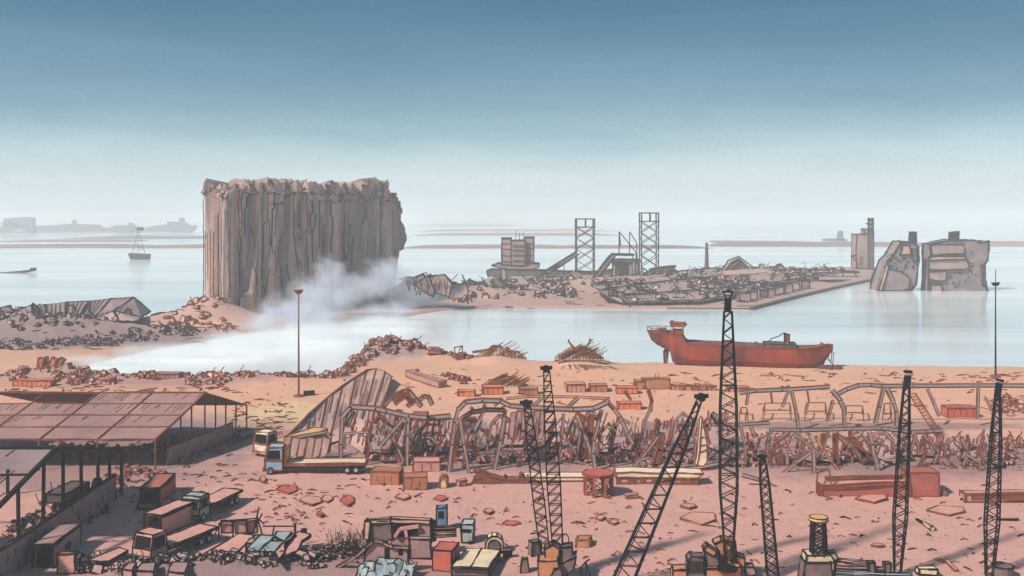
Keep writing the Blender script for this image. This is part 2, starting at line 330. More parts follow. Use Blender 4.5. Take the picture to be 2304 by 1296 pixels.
# water
me = bpy.data.meshes.new('sea_water'); me.from_pydata([(-11000, -20, -.9), (11000, -20, -.9), (11000, 11800, -.9), (-11000, 11800, -.9)], [], [(0, 1, 2, 3)])
sea = bpy.data.objects.new('sea_water', me); C.objects.link(sea); sea['kind'] = 'structure'
wm = bpy.data.materials.new('milky_water'); wm.use_nodes = True; t = wm.node_tree; L = t.links.new; b = t.nodes['Principled BSDF']
geo = t.nodes.new('ShaderNodeNewGeometry'); mpn = t.nodes.new('ShaderNodeMapping'); mpn.inputs['Scale'].default_value = (.0035, .014, 1); L(geo.outputs[0], mpn.inputs[0])
n1 = t.nodes.new('ShaderNodeTexNoise'); n1.inputs['Scale'].default_value = 1; n1.inputs['Detail'].default_value = 6; n1.inputs['Roughness'].default_value = .55; n1.inputs['Distortion'].default_value = .6; L(mpn.outputs[0], n1.inputs[0])
rp = t.nodes.new('ShaderNodeValToRGB'); L(n1.outputs[0], rp.inputs[0]); rp.color_ramp.elements[0].position = .27; rp.color_ramp.elements[0].color = (.44, .55, .59, 1); rp.color_ramp.elements[1].position = .6; rp.color_ramp.elements[1].color = (.86, .88, .86, 1)
L(rp.outputs[0], b.inputs['Base Color']); b.inputs['Roughness'].default_value = .13; b.inputs['IOR'].default_value = 1.33
n2 = t.nodes.new('ShaderNodeTexNoise'); n2.inputs['Scale'].default_value = .5; n2.inputs['Detail'].default_value = 4; L(geo.outputs[0], n2.inputs[0])
bp = t.nodes.new('ShaderNodeBump'); bp.inputs['Strength'].default_value = .25; bp.inputs['Distance'].default_value = .15; L(n2.outputs[0], bp.inputs['Height']); L(bp.outputs[0], b.inputs['Normal'])
me.materials.append(wm)
HAZE = .00043
# ---------------------------------------------------------------- grain silo
def silo():
    Fp = P(530, 714); Fx, Fy = Fp.x, Fp.y; du = Vector((.51, .86, 0)).normalized(); dn = Vector((du.y, -du.x, 0))   # dn = outward, towards the camera and right
    Lg, Wd = 88.0, 12.5; cells = 8; r = Lg/cells/2
    t = thing('grain_silo', 'huge ruined concrete grain silo of fluted cells, its top and right end torn ragged', 'grain silo', (Fx, Fy, 0))
    # outline: scalloped front, round ends, scalloped back
    out = []
    npc = 28
    for c in range(cells):
        for k in range(npc):
            a = math.pi*(k+.5)/npc; s = (c+.5)*2*r - math.cos(a)*r; o = math.sin(a)*r*.95; out.append((s, o-1.2, c))
    for k in range(26):
        a = math.pi*k/26; lob = abs(math.sin(a*2)); out.append((Lg+math.sin(a)*2.5+lob*1.5, -(1-math.cos(a))*Wd/2, cells))
    for c in reversed(range(cells)):
        for k in range(6):
            a = math.pi*(k+.5)/6; out.append(((c+.5)*2*r+math.cos(a)*r, -Wd-math.sin(a)*r*.5, c))
    for k in range(40):
        a = math.pi*k/40; lob = abs(math.sin(a*2)); out.append((-math.sin(a)*1.2-lob*2.6, -Wd+(1-math.cos(a))*Wd/2, 20))
    n = len(out); NZ = 70; mb = MB(); V = []
    def top(s, o):
        h = 47.2+noise.noise(Vector((s*.16, o*.16, 3)))*3.0+noise.noise(Vector((s*.9, o*.9, 9)))*2.2
        if 29 < s < 33: h -= 1.5
        if 62 < s < 80: h += 1.6
        if s > 80: h -= (s-80)*.55
        if s < 4: h -= .8
        return h
    for iz in range(NZ+1):
        for i, (s, o, c) in enumerate(out):
            T = top(s, o); z = T*iz/NZ
            f = z/48; cr_ = noise.noise(Vector((s*.45, c*3.1, z*.05)))
            d = cr_*.35+noise.noise(Vector((s*1.4, o, z*.25)))*.22
            g = noise.noise(Vector((s*.12+5, c*1.7, z*.03)))          # torn-open cells
            if g > .22 and z > 9: d -= min((g-.22)*16, 3.2)
            if z > T-4.5: d += .9+noise.noise(Vector((s*.5, o*.5, z*.5)))*1.3
            so = s
            if c == cells or s > Lg-5:                       # ragged bulging right end
                q = (z-26)/13; bul = 6.8*math.exp(-q*q*1.3) - (3.2 if z < 21 else 0) - (3.5*max(0, (z-40)/8))
                so = s+bul*(1 if c == cells else (s-(Lg-5))/5)+noise.noise(Vector((o*.4, z*.35, 1)))*2.6
            oo = o+(d if o > -Wd/2 else -d*.4)
            if c == 20: so = s-d*.5
            p = Fp+du*so+dn*oo; V.append((p.x, p.y, z-.6))
    Fc = []
    for iz in range(NZ):
        for i in range(n): j = (i+1) % n; Fc.append((iz*n+i, iz*n+j, (iz+1)*n+j, (iz+1)*n+i))
    mb.add(V, Fc, 'concrete', True); wall = mb
    # jagged roof slab
    mb = MB(); ring = V[NZ*n:]; cen = Fp+du*Lg/2-dn*Wd/2; VV = [Vector(p) for p in ring]
    inner = []
    for (s, o, c), p in zip(out, ring):
        q = Fp+du*max(3, min(Lg-4, s))-dn*Wd/2; q.z = p[2]-1.5+noise.noise(Vector((s*.3, 0, 0)))*2; inner.append(q)
    mb.add(VV+inner, [(i, (i+1) % n, n+(i+1) % n, n+i) for i in range(n)], 'concrete_torn', False)
    mb.build('silo_top', t)
    # torn crust blocks hanging along the rim
    mb = MB()
    for i in range(60):
        s, o, c = random.choice(out[:cells*npc]+out[-40:]+out[cells*npc:cells*npc+20]); p = Fp+du*s+dn*(o+random.uniform(-.5, .9)); T = top(s, o)
        mb.chunk((p.x, p.y, T-random.uniform(.6, 4.5)), random.uniform(.5, 1.5), 'concrete_torn', flat=.8)
    mb.inked(.09, 'ink_grey', wob=1); mb.build('torn_rim', t)
    # reinforcement cracks and seams running down the cells
    def surf(s, z):
        k = min(max(int(s/(2*r)), 0), cells-1); o = math.sqrt(max(0, 1-((s-(k+.5)*2*r)/r)**2))*r*.95-1.2
        d = noise.noise(Vector((s*.45, k*3.1, z*.05)))*.35+noise.noise(Vector((s*1.4, o, z*.25)))*.22
        g = noise.noise(Vector((s*.12+5, k*1.7, z*.03)))
        if g > .22 and z > 9: d -= min((g-.22)*16, 3.2)
        if z > top(s, o)-4.5: d += .9+noise.noise(Vector((s*.5, o*.5, z*.5)))*1.3
        return Fp+du*s+dn*(o+d+.04)+Vector((0, 0, z-.6))
    mb = MB()
    for k in range(64):
        s0 = (k % (cells+1))*2*r if k < 18 else random.uniform(1, Lg-3); s0 = min(max(s0, .6), Lg-1)
        za = random.uniform(0, 30) if k >= 11 else 0; zb = za+random.uniform(6, 22) if k >= 11 else random.uniform(38, 45); zb = min(zb, 45)
        pts = []; z = za; s = s0
        while z < zb:
            pts.append(surf(s, z)); z += random.uniform(.6, 2.2)
            s = min(max(s+(random.uniform(-.12, .12) if random.random() < .85 else random.uniform(-.9, .9)), .3), Lg-.5)
        mb.line(pts, random.uniform(.22, .48), 'ink' if random.random() < .75 else 'ink_grey')
    # crust line under the rim
    for (sa, sb, zz) in [(1, 28, 43.2), (33, 60, 43.6), (38, 58, 41), (60, 86, 42.6), (12, 22, 39.5)]:
        pts = []; s = sa
        while s < sb: pts.append(surf(s, zz+random.uniform(-1.1, 1.1))); s += random.uniform(.5, 1.5)
        mb.line(pts, .26, 'ink')
    wall.merge(mb); mb = MB()                                            # left end seams
    for k in range(9):
        a = math.pi*(k+.7)/9.5; pts = []; lob = abs(math.sin(a*2)); z = random.uniform(0, 14) if k % 3 else 0; zb = random.uniform(30, 44)
        while z < zb:
            q = Fp+du*(-math.sin(a)*1.2-lob*2.6-.7)+dn*(-Wd+(1-math.cos(a))*Wd/2); pts.append(Vector((q.x+random.uniform(-.1, .1), q.y, z))); z += 2
        mb.line(pts, .22, 'ink_grey')
    wall.merge(mb); wall.build('silo_wall', t, smooth=True)
silo()

# ---------------------------------------------------------------- smoke
def smoke(label, puffs, dens, col, scale=.09, lo=.44, hi=.6):
    """one cloud: density = broken noise inside a chain of soft puffs (x, y, z, rx, ry, rz)"""
    x0 = min(p[0]-p[3] for p in puffs); x1 = max(p[0]+p[3] for p in puffs); y0 = min(p[1]-p[4] for p in puffs); y1 = max(p[1]+p[4] for p in puffs); z1 = max(p[2]+p[5] for p in puffs)
    sm = bpy.data.materials.new('smoke_air'); sm.use_nodes = True; t = sm.node_tree; t.nodes.remove(t.nodes['Principled BSDF']); L = t.links.new
    pv = t.nodes.new('ShaderNodeVolumePrincipled'); pv.inputs['Color'].default_value = (*col, 1)
    geo = t.nodes.new('ShaderNodeNewGeometry'); ns_ = t.nodes.new('ShaderNodeTexNoise'); ns_.inputs['Scale'].default_value = scale; ns_.inputs['Detail'].default_value = 5; ns_.inputs['Roughness'].default_value = .62; ns_.inputs['Distortion'].default_value = .8
    L(geo.outputs[0], ns_.inputs[0]); cur = None
    for (x, y, z, rx, ry, rz) in puffs:
        m_ = t.nodes.new('ShaderNodeMapping'); m_.inputs['Scale'].default_value = (1/rx, 1/ry, 1/rz); m_.inputs['Location'].default_value = (-x/rx, -y/ry, -z/rz); L(geo.outputs[0], m_.inputs[0])
        l_ = t.nodes.new('ShaderNodeVectorMath'); l_.operation = 'LENGTH'; L(m_.outputs[0], l_.inputs[0])
        r_ = t.nodes.new('ShaderNodeMapRange'); r_.interpolation_type = 'SMOOTHSTEP'; r_.inputs[1].default_value = .0; r_.inputs[2].default_value = 1; r_.inputs[3].default_value = 1; r_.inputs[4].default_value = 0; L(l_.outputs['Value'], r_.inputs[0])
        if cur is None: cur = r_.outputs[0]
        else:
            x_ = t.nodes.new('ShaderNodeMath'); x_.operation = 'MAXIMUM'; L(cur, x_.inputs[0]); L(r_.outputs[0], x_.inputs[1]); cur = x_.outputs[0]
    # noise threshold rises towards the rim, so the rim is ragged
    ad = t.nodes.new('ShaderNodeMath'); ad.operation = 'MULTIPLY_ADD'; L(cur, ad.inputs[0]); ad.inputs[1].default_value = .42; L(ns_.outputs[0], ad.inputs[2])
    r2 = t.nodes.new('ShaderNodeMapRange'); r2.inputs[1].default_value = lo+.2; r2.inputs[2].default_value = hi+.3; r2.inputs[4].default_value = dens; L(ad.outputs[0], r2.inputs[0])
    mu = t.nodes.new('ShaderNodeMath'); mu.operation = 'MULTIPLY'; L(cur, mu.inputs[0]); L(r2.outputs[0], mu.inputs[1]); L(mu.outputs[0], pv.inputs['Density'])
    L(pv.outputs[0], t.nodes['Material Output'].inputs['Volume']); MATS['smoke_'+label] = sm
    mb = MB(); mb.box(((x0+x1)/2, (y0+y1)/2, (z1-1.5)/2), (x1-x0, y1-y0, z1+1.5), 'smoke_'+label, ink=False); return tag(mb.build('smoke'), label, 'smoke', kind='stuff')
def sp(px, d, z, rx, ry, rz): return ((px-1152)/F*d, d, z, rx, ry, rz)
smoke('blue white smoke drifting along the foot of the silo', [sp(575, 306, 1, 14, 12, 7), sp(640, 314, 4, 17, 14, 12), sp(710, 328, 8, 18, 14, 14), sp(740, 345, 14, 12, 10, 13), sp(790, 345, 8, 20, 14, 13), sp(870, 370, 12, 17, 14, 15), sp(940, 385, 4, 24, 16, 9), sp(850, 338, 2, 26, 10, 7), sp(700, 318, 2, 22, 12, 8)], .34, (.86, .91, 1.0), .12)
smoke('low white vapour lying on the basin water', [sp(250, 236, 0, 26, 9, 2.5), sp(430, 250, 0, 28, 16, 4), sp(570, 270, 0, 28, 20, 5), sp(700, 292, 0, 24, 20, 6), sp(850, 320, 0, 24, 14, 4)], .26, (.97, .985, 1.0), .07, .36, .56)

# ---------------------------------------------------------------- lattice helpers
def lattice(mb, a, b, wa, wb, n, m, tw, depth=.8, cross='zig', side=None, chord=None):
    """four-chord lattice from a to b; wa/wb widths at the ends (optionally a list of (t, width))"""
    a = Vector(a); b = Vector(b); d = (b-a).normalized(); sx_ = side or Vector((1, 0, 0)); sx_ = (sx_-d*sx_.dot(d)).normalized(); sy_ = d.cross(sx_)
    prof = wa if isinstance(wa, list) else [(0, wa), (1, wb)]
    def W(t):
        for (t0, w0), (t1, w1) in zip(prof, prof[1:]):
            if t <= t1: return w0+(w1-w0)*(t-t0)/(t1-t0+1e-9)
        return prof[-1][1]
    def C4(t, i, j): return a.lerp(b, t)+sx_*W(t)/2*i+sy_*W(t)/2*depth*j
    ch = chord or tw*1.6
    for i in (-1, 1):
        for j in (-1, 1): mb.line([C4(k/n, i, j) for k in range(n+1)], ch, m)
    for k in range(n):
        t0, t1 = k/n, (k+1)/n
        for j in (-1, 1):
            if cross == 'x': mb.bar(C4(t0, -1, j), C4(t1, 1, j), tw, m); mb.bar(C4(t0, 1, j), C4(t1, -1, j), tw, m)
            elif cross == 'zig':
                i = 1 if k % 2 else -1; mb.bar(C4(t0, -i, j), C4(t1, i, j), tw, m)
                if k % 6 == 5: mb.bar(C4(t1, -1, j), C4(t1, 1, j), tw, m)
            elif cross == 'rung': mb.bar(C4(t1, -1, j), C4(t1, 1, j), tw, m)
            elif cross == 'n': mb.bar(C4(t0, -1, j), C4(t1, 1, j), tw, m); mb.bar(C4(t1, -1, j), C4(t1, 1, j), tw, m)
        for i in (-1, 1):
            q = 1 if k % 2 else -1; mb.bar(C4(t0, i, -q), C4(t1, i, q), tw*.8, m)
    return mb

# ---------------------------------------------------------------- the peninsula
def lattice_tower(px, w_px, py_top, py_base, label):
    d = D(py_base); b = P(px, py_base); b.z = gz(b.x, b.y); u = d/F; ht = (py_base-py_top)*u; wd = w_px*u
    t = thing('lattice_tower', label, 'lattice tower', b, group='two steel lattice towers on the pier')
    lattice(MB(), b, b+Vector((0, 0, ht*.87)), wd, wd, 5, 'ink_grey', .42, 1, 'x', chord=.62).build('tower_frame', t)
    mb = MB(); c = b+Vector((0, 0, ht*.93)); h = ht*.13
    for zz in (ht*.87, ht): 
        for i, j in ((0, 1), (0, -1)): mb.bar(b+Vector((-wd*.54, j*wd/2, zz)), b+Vector((wd*.54, j*wd/2, zz)), .7, 'ink_grey'); mb.bar(b+Vector((j*wd/2, -wd*.5, zz)), b+Vector((j*wd/2, wd*.5, zz)), .7, 'ink_grey')
    for i in (-1, 1):
        for j in (-1, 1): mb.bar(b+Vector((i*wd/2, j*wd/2, ht*.87)), b+Vector((i*wd/2, j*wd/2, ht)), .8, 'ink_grey')
    mb.bar(b+Vector((0, -wd/2, ht*.87)), b+Vector((0, -wd/2, ht)), 1.0, 'ink_grey'); mb.build('top_frame', t)
lattice_tower(1316, 40, 470, 612, 'grey lattice tower with crossed bracing beside the long conveyor, left of the two')
lattice_tower(1460, 38, 467, 612, 'grey lattice tower with crossed bracing beside the open frame building, right of the two')

def pxbox(mb, x0, x1, ytop, ybot, d, th, m, ink=True, off=0):
    u = d/F; a = Pd(x0, ybot, d); b = Pd(x1, ytop, d)
    return mb.box(((a.x+b.x)/2, d+off+th/2, (a.z+b.z)/2), (abs(b.x-a.x), th, abs(b.z-a.z)), m, 0, ink)
def pxpoly(mb, pts, d, th, m, ink=True): return mb.plate([Pd(x, y, d) for x, y in pts], (0, th, 0), m, ink)
def pxline(mb, pts, d, w, m, jd=0, ink=False, h=None): return mb.line([Pd(x, y, d+random.uniform(-jd, jd)) for x, y in pts], w, m, ink, h)

# stacked works building on a stalk
d = 560; t = thing('works_building', 'ruined multi storey works block raised on a thick stalk above the pier', 'building', Pd(1140, 626, d))
mb = MB(); pxbox(mb, 1129, 1150, 536, 598, d, 9, 'ruin_mauve'); pxbox(mb, 1181, 1201, 534, 598, d, 9, 'ruin_mauve'); pxbox(mb, 1150, 1181, 541, 600, d-2, 11, 'ruin_mauve'); mb.inked(.33, 'ink_grey'); mb.build('wall', t)
for yy in (551, 561, 572, 585):
    mb = MB(); pxbox(mb, 1154, 1178, yy, yy+3.5, d-2.6, .6, 'ruin_dark', False); mb.build('window', t)
for yy in (548, 560, 575, 588):
    mb = MB(); pxline(mb, [(1129, yy), (1149, yy+1)], d-.2, .3, 'ink_grey'); mb.cut(); pxline(mb, [(1182, yy-1), (1201, yy)], d-.2, .3, 'ink_grey'); mb.pieces('floor_edge', t)
mb = MB(); pxpoly(mb, [(1106, 598), (1122, 592), (1130, 596), (1180, 598), (1196, 592), (1214, 594), (1212, 602), (1196, 606), (1135, 606), (1126, 602)], d-3, 12, 'ruin_mauve'); mb.inked(.3, 'ink_grey'); mb.build('deck', t)
mb = MB(); pxbox(mb, 1127, 1139, 604, 664, d-3, 4, 'ruin_mauve'); mb.inked(.3, 'ink_grey'); mb.build('stalk', t)
mb = MB(); 
for x, y in ((1161, 519), (1169, 525), (1177, 523)): pxline(mb, [(x, 542), (x, y)], d, .35, 'ink_grey'); mb.cut()
mb.pieces('mast', t)
mb = MB(); d = 590; pxpoly(mb, [(1095, 610), (1104, 606), (1215, 608), (1330, 612), (1390, 606), (1396, 632), (1230, 634), (1120, 630), (1099, 626)], d, 8, 'ruin_dark'); mb.inked(.3, 'ink'); single(mb, 'wrecked_barge', 'long dark burnt barge lying low behind the works block', 'barge')
mb = MB(); pxpoly(mb, [(1466, 606), (1490, 602), (1521, 598), (1514, 608), (1506, 622), (1478, 624), (1460, 620)], d, 7, 'ruin_dark'); mb.inked(.3, 'ink'); single(mb, 'wrecked_boat', 'dark boat bow sticking out right of the second lattice tower', 'boat')
# conveyors
def conveyor(a, b, da, db, wpx, label):
    A = Pd(*a, da); B = Pd(*b, db); t = thing('conveyor', label, 'conveyor', (A.x, A.y, A.z))
    u = da/F; wv = wpx*u; m = MB(); up = Vector((0, 0, wv))
    n = 11
    for o in (-2, 2):
        A2, B2 = A+Vector((0, o, 0)), B+Vector((0, o, 0)); m.bar(A2, B2, .45, 'ink_grey'); m.bar(A2+up, B2+up, .45, 'ink_grey')
        for k in range(n): m.bar(A2.lerp(B2, k/n), A2.lerp(B2, (k+.5)/n)+up, .3, 'ink_grey'); m.bar(A2.lerp(B2, (k+.5)/n)+up, A2.lerp(B2, (k+1)/n), .3, 'ink_grey')
    m.build('truss', t); m = MB(); m.bar(A+up*.3, B+up*.3, 3.4, 'ruin_mauve', True, h=.5); m.inked(.18, 'ink_grey'); m.build('belt', t)
    m = MB(); m.bar(B, Vector((B.x, B.y, 0)), .6, 'ink_grey'); m.cut(); m.bar(A.lerp(B, .6), A.lerp(B, .6)*1-Vector((0, 0, A.lerp(B, .6).z)), .5, 'ink_grey'); m.pieces('leg', t)
conveyor((1222, 622), (1298, 574), 560, 600, 10, 'long inclined conveyor rising to the left lattice tower')
conveyor((1315, 658), (1378, 578), 500, 545, 9, 'inclined conveyor climbing to the open frame building')
t = thing('frame_building', 'open concrete frame building with a flat deck beside the right lattice tower', 'building', Pd(1405, 634, 560))
mb = MB(); pxbox(mb, 1376, 1440, 585, 589, 556, 14, 'ruin_mauve'); pxbox(mb, 1378, 1426, 572, 574.5, 558, 8, 'ruin_mauve'); mb.inked(.28, 'ink_grey'); mb.build('deck', t)
for a, b_ in ((1378, 1385), (1413, 1424), (1429, 1436)):
    for o in (0, 10): mb = MB(); pxbox(mb, a, b_, 588, 640, 557+o, 2, 'ruin_mauve'); mb.inked(.25, 'ink_grey'); mb.build('column', t)
mb = MB(); pxbox(mb, 1386, 1412, 591, 634, 562, 3, 'concrete_torn'); mb.inked(.2, 'ink_grey'); mb.build('wall', t)
mb = MB(); mb.cut(); pxline(mb, [(1382, 585), (1382, 574)], 558, .5, 'ink_grey'); mb.cut(); pxline(mb, [(1424, 585), (1424, 574)], 558, .5, 'ink_grey'); mb.cut(); pxline(mb, [(1393, 573), (1393, 521), (1430, 566), (1432, 585)], 559, .55, 'ink_grey'); mb.cut(); pxline(mb, [(1396, 553), (1393, 521)], 559, .7, 'ink_grey'); mb.cut(); pxline(mb, [(1416, 573), (1417, 522), (1432, 546), (1434, 585)], 560, .5, 'ink_grey'); mb.pieces('broken_strut', t)
mb = MB(); b0 = P(1590, 622); mb.tube([(b0.x, b0.y, 0), (b0.x, b0.y, 19.5)], [1.5, .75], 'ruin_dark', 10, True); single(mb, 'chimney', 'slender dark chimney standing behind the pier rubble', 'chimney')
mb = MB(); pxline(mb, [(1053, 684), (1053, 650), (1040, 618)], D(684, 1), .5, 'ink_grey'); pxline(mb, [(1053, 650), (1060, 636)], D(684, 1), .35, 'ink_grey'); single(mb, 'leaning_pole', 'bent dark pole leaning on the pier right of the silo', 'pole')
mb = MB(); pxpoly(mb, [(1285, 616), (1295, 610), (1309, 618), (1309, 634), (1286, 634)], 540, 7, 'ruin_mauve'); mb.inked(.2, 'ink_grey'); single(mb, 'gabled_shed', 'tiny grey gabled shed on the pier below the left lattice tower', 'shed')
# tower at the pier end
d = D(606); t = thing('pier_tower', 'tall narrow tower block with a stair mast at the tip of the pier', 'tower', Pd(1945, 606, d))
mb = MB(); pxbox(mb, 1927, 1956, 527, 604, d, 9, 'ruin_mauve'); mb.inked(.3, 'ink_grey'); mb.build('wall', t)
mb = MB(); pxbox(mb, 1954, 1966, 519, 605, d-1.5, 6, 'ruin_dark'); pxbox(mb, 1944, 1952, 515, 528, d, 5, 'ruin_mauve'); mb.inked(.28, 'ink_grey'); mb.build('stair_shaft', t)
mb = MB(); lattice(mb, Pd(1959, 520, d+1), Pd(1959, 490, d+1), 2.5, 2.5, 3, 'ink_grey', .4, 1, 'x'); pxbox(mb, 1951, 1967, 502, 504.5, d-.5, 3.5, 'ink_grey', False); mb.build('mast', t)
mb = MB(); pxpoly(mb, [(1917, 577), (1928, 573), (1928, 586)], d+1, 2, 'ruin_mauve'); mb.inked(.25, 'ink_grey'); mb.build('side_bracket', t)
mb = MB(); pxline(mb, [(1936, 596), (1934, 584), (1938, 576), (1941, 584), (1938, 597)], d-.2, .3, 'ink_grey'); mb.build('crack', t)

def rubble(name, label, region, n, rmin, rmax, mats, inkm='ink_rust', cat='rubble', dp=None, sticks=0, stickm=None, px=2.0, lift=.3, pile=0):
    """a heap of broken blocks over a region given by photo positions [(x, y, half width, half height, count share)]"""
    mb = MB(); D_ = []
    for i in range(n):
        cx, cy, hx, hy = random.choice(region); a = random.uniform(0, 6.28); q = math.sqrt(random.random()); x = cx+math.cos(a)*hx*q; y = cy+math.sin(a)*hy*q
        p = G(x, y); D_.append(p.y); r = random.uniform(rmin, rmax)*(1.25-q*.5)
        mb.chunk(p+Vector((0, 0, r*lift+pile*(1-q*q))), r, random.choice(mats))
    dd = sum(D_)/len(D_); mb.inked(ir(dd, px), inkm, wob=1)
    for i in range(sticks):
        cx, cy, hx, hy = random.choice(region); a = random.uniform(0, 6.28); q = math.sqrt(random.random()); x = cx+math.cos(a)*hx*q; y = cy+math.sin(a)*hy*q
        p = G(x, y)+Vector((0, 0, pile*(1-q*q))); L_ = random.uniform(1.2, 3.2)*rmax; e = Vector((random.uniform(-1, 1), random.uniform(-.6, .6), random.uniform(-.1, .5))).normalized()*L_
        k = p+e*.5+Vector([random.uniform(-.15, .15)*L_ for _ in range(3)]); mb.line([p, k, p+e], ir(dd, px)*1.7, stickm or inkm)
    return single(mb, name, label, cat)
rubble('rubble_heap', 'grey rubble and bent frames at the right foot of the silo', [(930, 655, 40, 14), (985, 662, 50, 14), (1040, 668, 40, 14)], 90, .8, 2.4, ['rubble_mauve', 'rubble_peach', 'ruin_mauve'], 'ink_grey', sticks=60)
rubble('rubble_heap', 'coiled wreckage strewn below the works block', [(1120, 662, 60, 14), (1200, 662, 60, 12), (1270, 660, 50, 14)], 110, .7, 2.0, ['rubble_mauve', 'rubble_peach'], 'ink_grey', sticks=60)
rubble('rubble_heap', 'orange earth bank heaped against the left foot of the silo', [(470, 722, 45, 12), (420, 730, 50, 10), (510, 740, 40, 8)], 60, .5, 1.6, ['rubble_peach', 'rubble_pink'], 'ink_rust', sticks=12)
# collapsed portals left of silo foot (fan of sheets)
mb = MB(); d = D(668, 4)
for xs in [[(900, 628), (930, 625), (952, 616), (968, 650), (940, 640)], [(930, 640), (968, 618), (985, 640), (975, 668), (950, 655)], [(965, 622), (1000, 618), (1018, 640), (1010, 668), (980, 660)]]: pxpoly(mb, xs, d+random.uniform(-5, 5), 2, 'rubble_mauve')
for k in range(16): x = 915+k*6; pxline(mb, [(x, 622+random.uniform(-4, 8)), (x+random.uniform(-12, 12), 655+random.uniform(-6, 10))], d-6, .3, 'ink_grey')
mb.inked(.25, 'ink_grey'); single(mb, 'collapsed_shed', 'collapsed ribbed shed roof folded right beside the silo', 'shed')
# collapsed truss hall covering the pier
t = thing('collapsed_hall', 'long collapsed truss roof of a warehouse lying over the pier', 'warehouse', P(1600, 665))
mb = MB(); 
def PH(x, y): 
    f = (x-1320)/600; return f
grid = [[(1330, 640), (1420, 622), (1520, 612), (1620, 603), (1720, 603), (1800, 608), (1900, 608)], [(1345, 655), (1440, 640), (1540, 630), (1630, 622), (1720, 618), (1800, 618), (1880, 614)],
        [(1370, 668), (1460, 662), (1560, 655), (1640, 648), (1710, 640), (1780, 632), (1840, 624)], [(1400, 682), (1480, 680), (1570, 678), (1640, 668), (1690, 660), (1750, 650), (1810, 636)]]
zz = [5.5, 4.8, 3.2, .6]
V = [P(x, y, zz[i]+random.uniform(-.8, .8)) for i, row in enumerate(grid) for x, y in row]; nc = 7
mb.add(V, [(i*nc+j, i*nc+j+1, (i+1)*nc+j+1, (i+1)*nc+j) for i in range(3) for j in range(nc-1)], 'rubble_mauve', False); mb.build('roof_sheet', t)
for i in range(4):
    mb = MB(); row = [V[i*nc+j]+Vector((0, -.3, .5)) for j in range(nc)]; mb.line(row, .45, 'ink_grey')
    for a, b_ in zip(row, row[1:]):
        for k in range(3): mb.bar(a.lerp(b_, k/3), a.lerp(b_, (k+1)/3)+Vector((random.uniform(-2, 2), -3, random.uniform(-1.6, 1.2))), .3, 'ink_grey')
    mb.build('roof_truss', t)
for j in range(16):
    a = random.uniform(0, nc-1.01); k = int(a); f = a-k; mb = MB(); pts = [V[i*nc+k].lerp(V[i*nc+k+1], f)+Vector((random.uniform(-3, 3), 0, .6+random.uniform(0, .8))) for i in range(4)]
    s = random.randint(0, 1); mb.line(pts[s:s+random.randint(2, 3)], .35, 'ink_grey'); mb.build('rafter', t)
mb = MB()
for k in range(60):
    a = random.uniform(0, nc-1.01); j = int(a); i = random.randint(0, 2); p = V[i*nc+j].lerp(V[(i+1)*nc+j+1], random.random())+Vector((0, 0, .7)); q = p+Vector((random.uniform(-8, 8), random.uniform(-3, 3), random.uniform(-1.5, 2))); mb.line([p, p.lerp(q, .5)+Vector((random.uniform(-1.5, 1.5), 0, random.uniform(-.8, .8))), q], .26, 'ink_grey'); mb.cut()
mb.pieces('bent_rod', t)
mb = MB()                                                 # raised tent-like peak
random.seed(77)
d = D(625, 3); peak = [(1628, 605), (1638, 586), (1662, 577), (1690, 598), (1704, 606)]; pxline(mb, peak, d, .6, 'ink_grey'); 
for k in range(9): x = 1634+k*7; pxline(mb, [(1662+(x-1662)*.45, 582+abs(x-1662)*.3), (x-4, 612)], d, .3, 'ink_grey')
pxpoly(mb, [(1630, 608), (1644, 590), (1662, 579), (1684, 598), (1700, 608)], d+1, 6, 'ruin_mauve', False); mb.build('roof_peak', t)
rubble('rubble_heap', 'jagged rubble strewn over the collapsed pier warehouse', [(1450, 668, 70, 14), (1560, 664, 70, 14), (1640, 655, 50, 12), (1500, 640, 90, 10), (1640, 628, 70, 10)], 190, .6, 2.0, ['rubble_pink', 'rubble_mauve', 'rubble_peach'], 'ink_grey', sticks=110, pile=3.2, px=1.5)
rubble('rubble_heap', 'jagged brown rubble crest along the back of the pier', [(1120, 640, 60, 8), (1240, 636, 60, 8), (1500, 622, 60, 6), (1600, 616, 50, 6), (1700, 618, 50, 6), (1380, 640, 60, 8)], 130, .8, 2.2, ['rubble_pink', 'rubble_mauve', 'ruin_dark'], 'ink_grey', sticks=60, pile=2.0, px=1.5)
rubble('rubble_heap', 'grey broken wall rubble at the far left end of the hangar', [(10, 712, 40, 8), (50, 716, 30, 8), (0, 730, 50, 10)], 60, .6, 1.8, ['rubble_mauve', 'ruin_mauve'], 'ink', sticks=24, pile=2.0, px=1.8)
mb = MB()
for k in range(210):
    a = random.uniform(0, nc-1.02); j = int(a); f = a-j; i = random.choice([0, 0, 0, 1, 1, 2]); g = random.random(); lo = V[i*nc+j].lerp(V[i*nc+j+1], f); hi = V[(i+1)*nc+j].lerp(V[(i+1)*nc+j+1], f); p = lo.lerp(hi, g if i else g*.6)
    if k % 3: mb.chunk(p+Vector((0, 0, random.uniform(.2, 1.2))), random.uniform(.7, 2.3), random.choice(['rubble_pink', 'rubble_mauve', 'rubble_peach', 'ruin_mauve']))
mb.inked(.2, 'ink_grey', wob=1.2)
for k in range(120):
    a = random.uniform(0, nc-1.02); j = int(a); i = random.choice([0, 0, 1, 2]); p = V[i*nc+j].lerp(V[(i+1)*nc+j+1], random.random())+Vector((0, 0, .6)); q = p+Vector((random.uniform(-4, 4), 0, random.uniform(.6, 4))); r_ = q+Vector((random.uniform(-4, 4), 0, random.uniform(-3, .5))); mb.line([p, q, r_], .22, 'ink_grey')
single(mb, 'rubble_heap', 'jagged blocks and bent rods heaped on top of the collapsed pier roof', 'rubble')
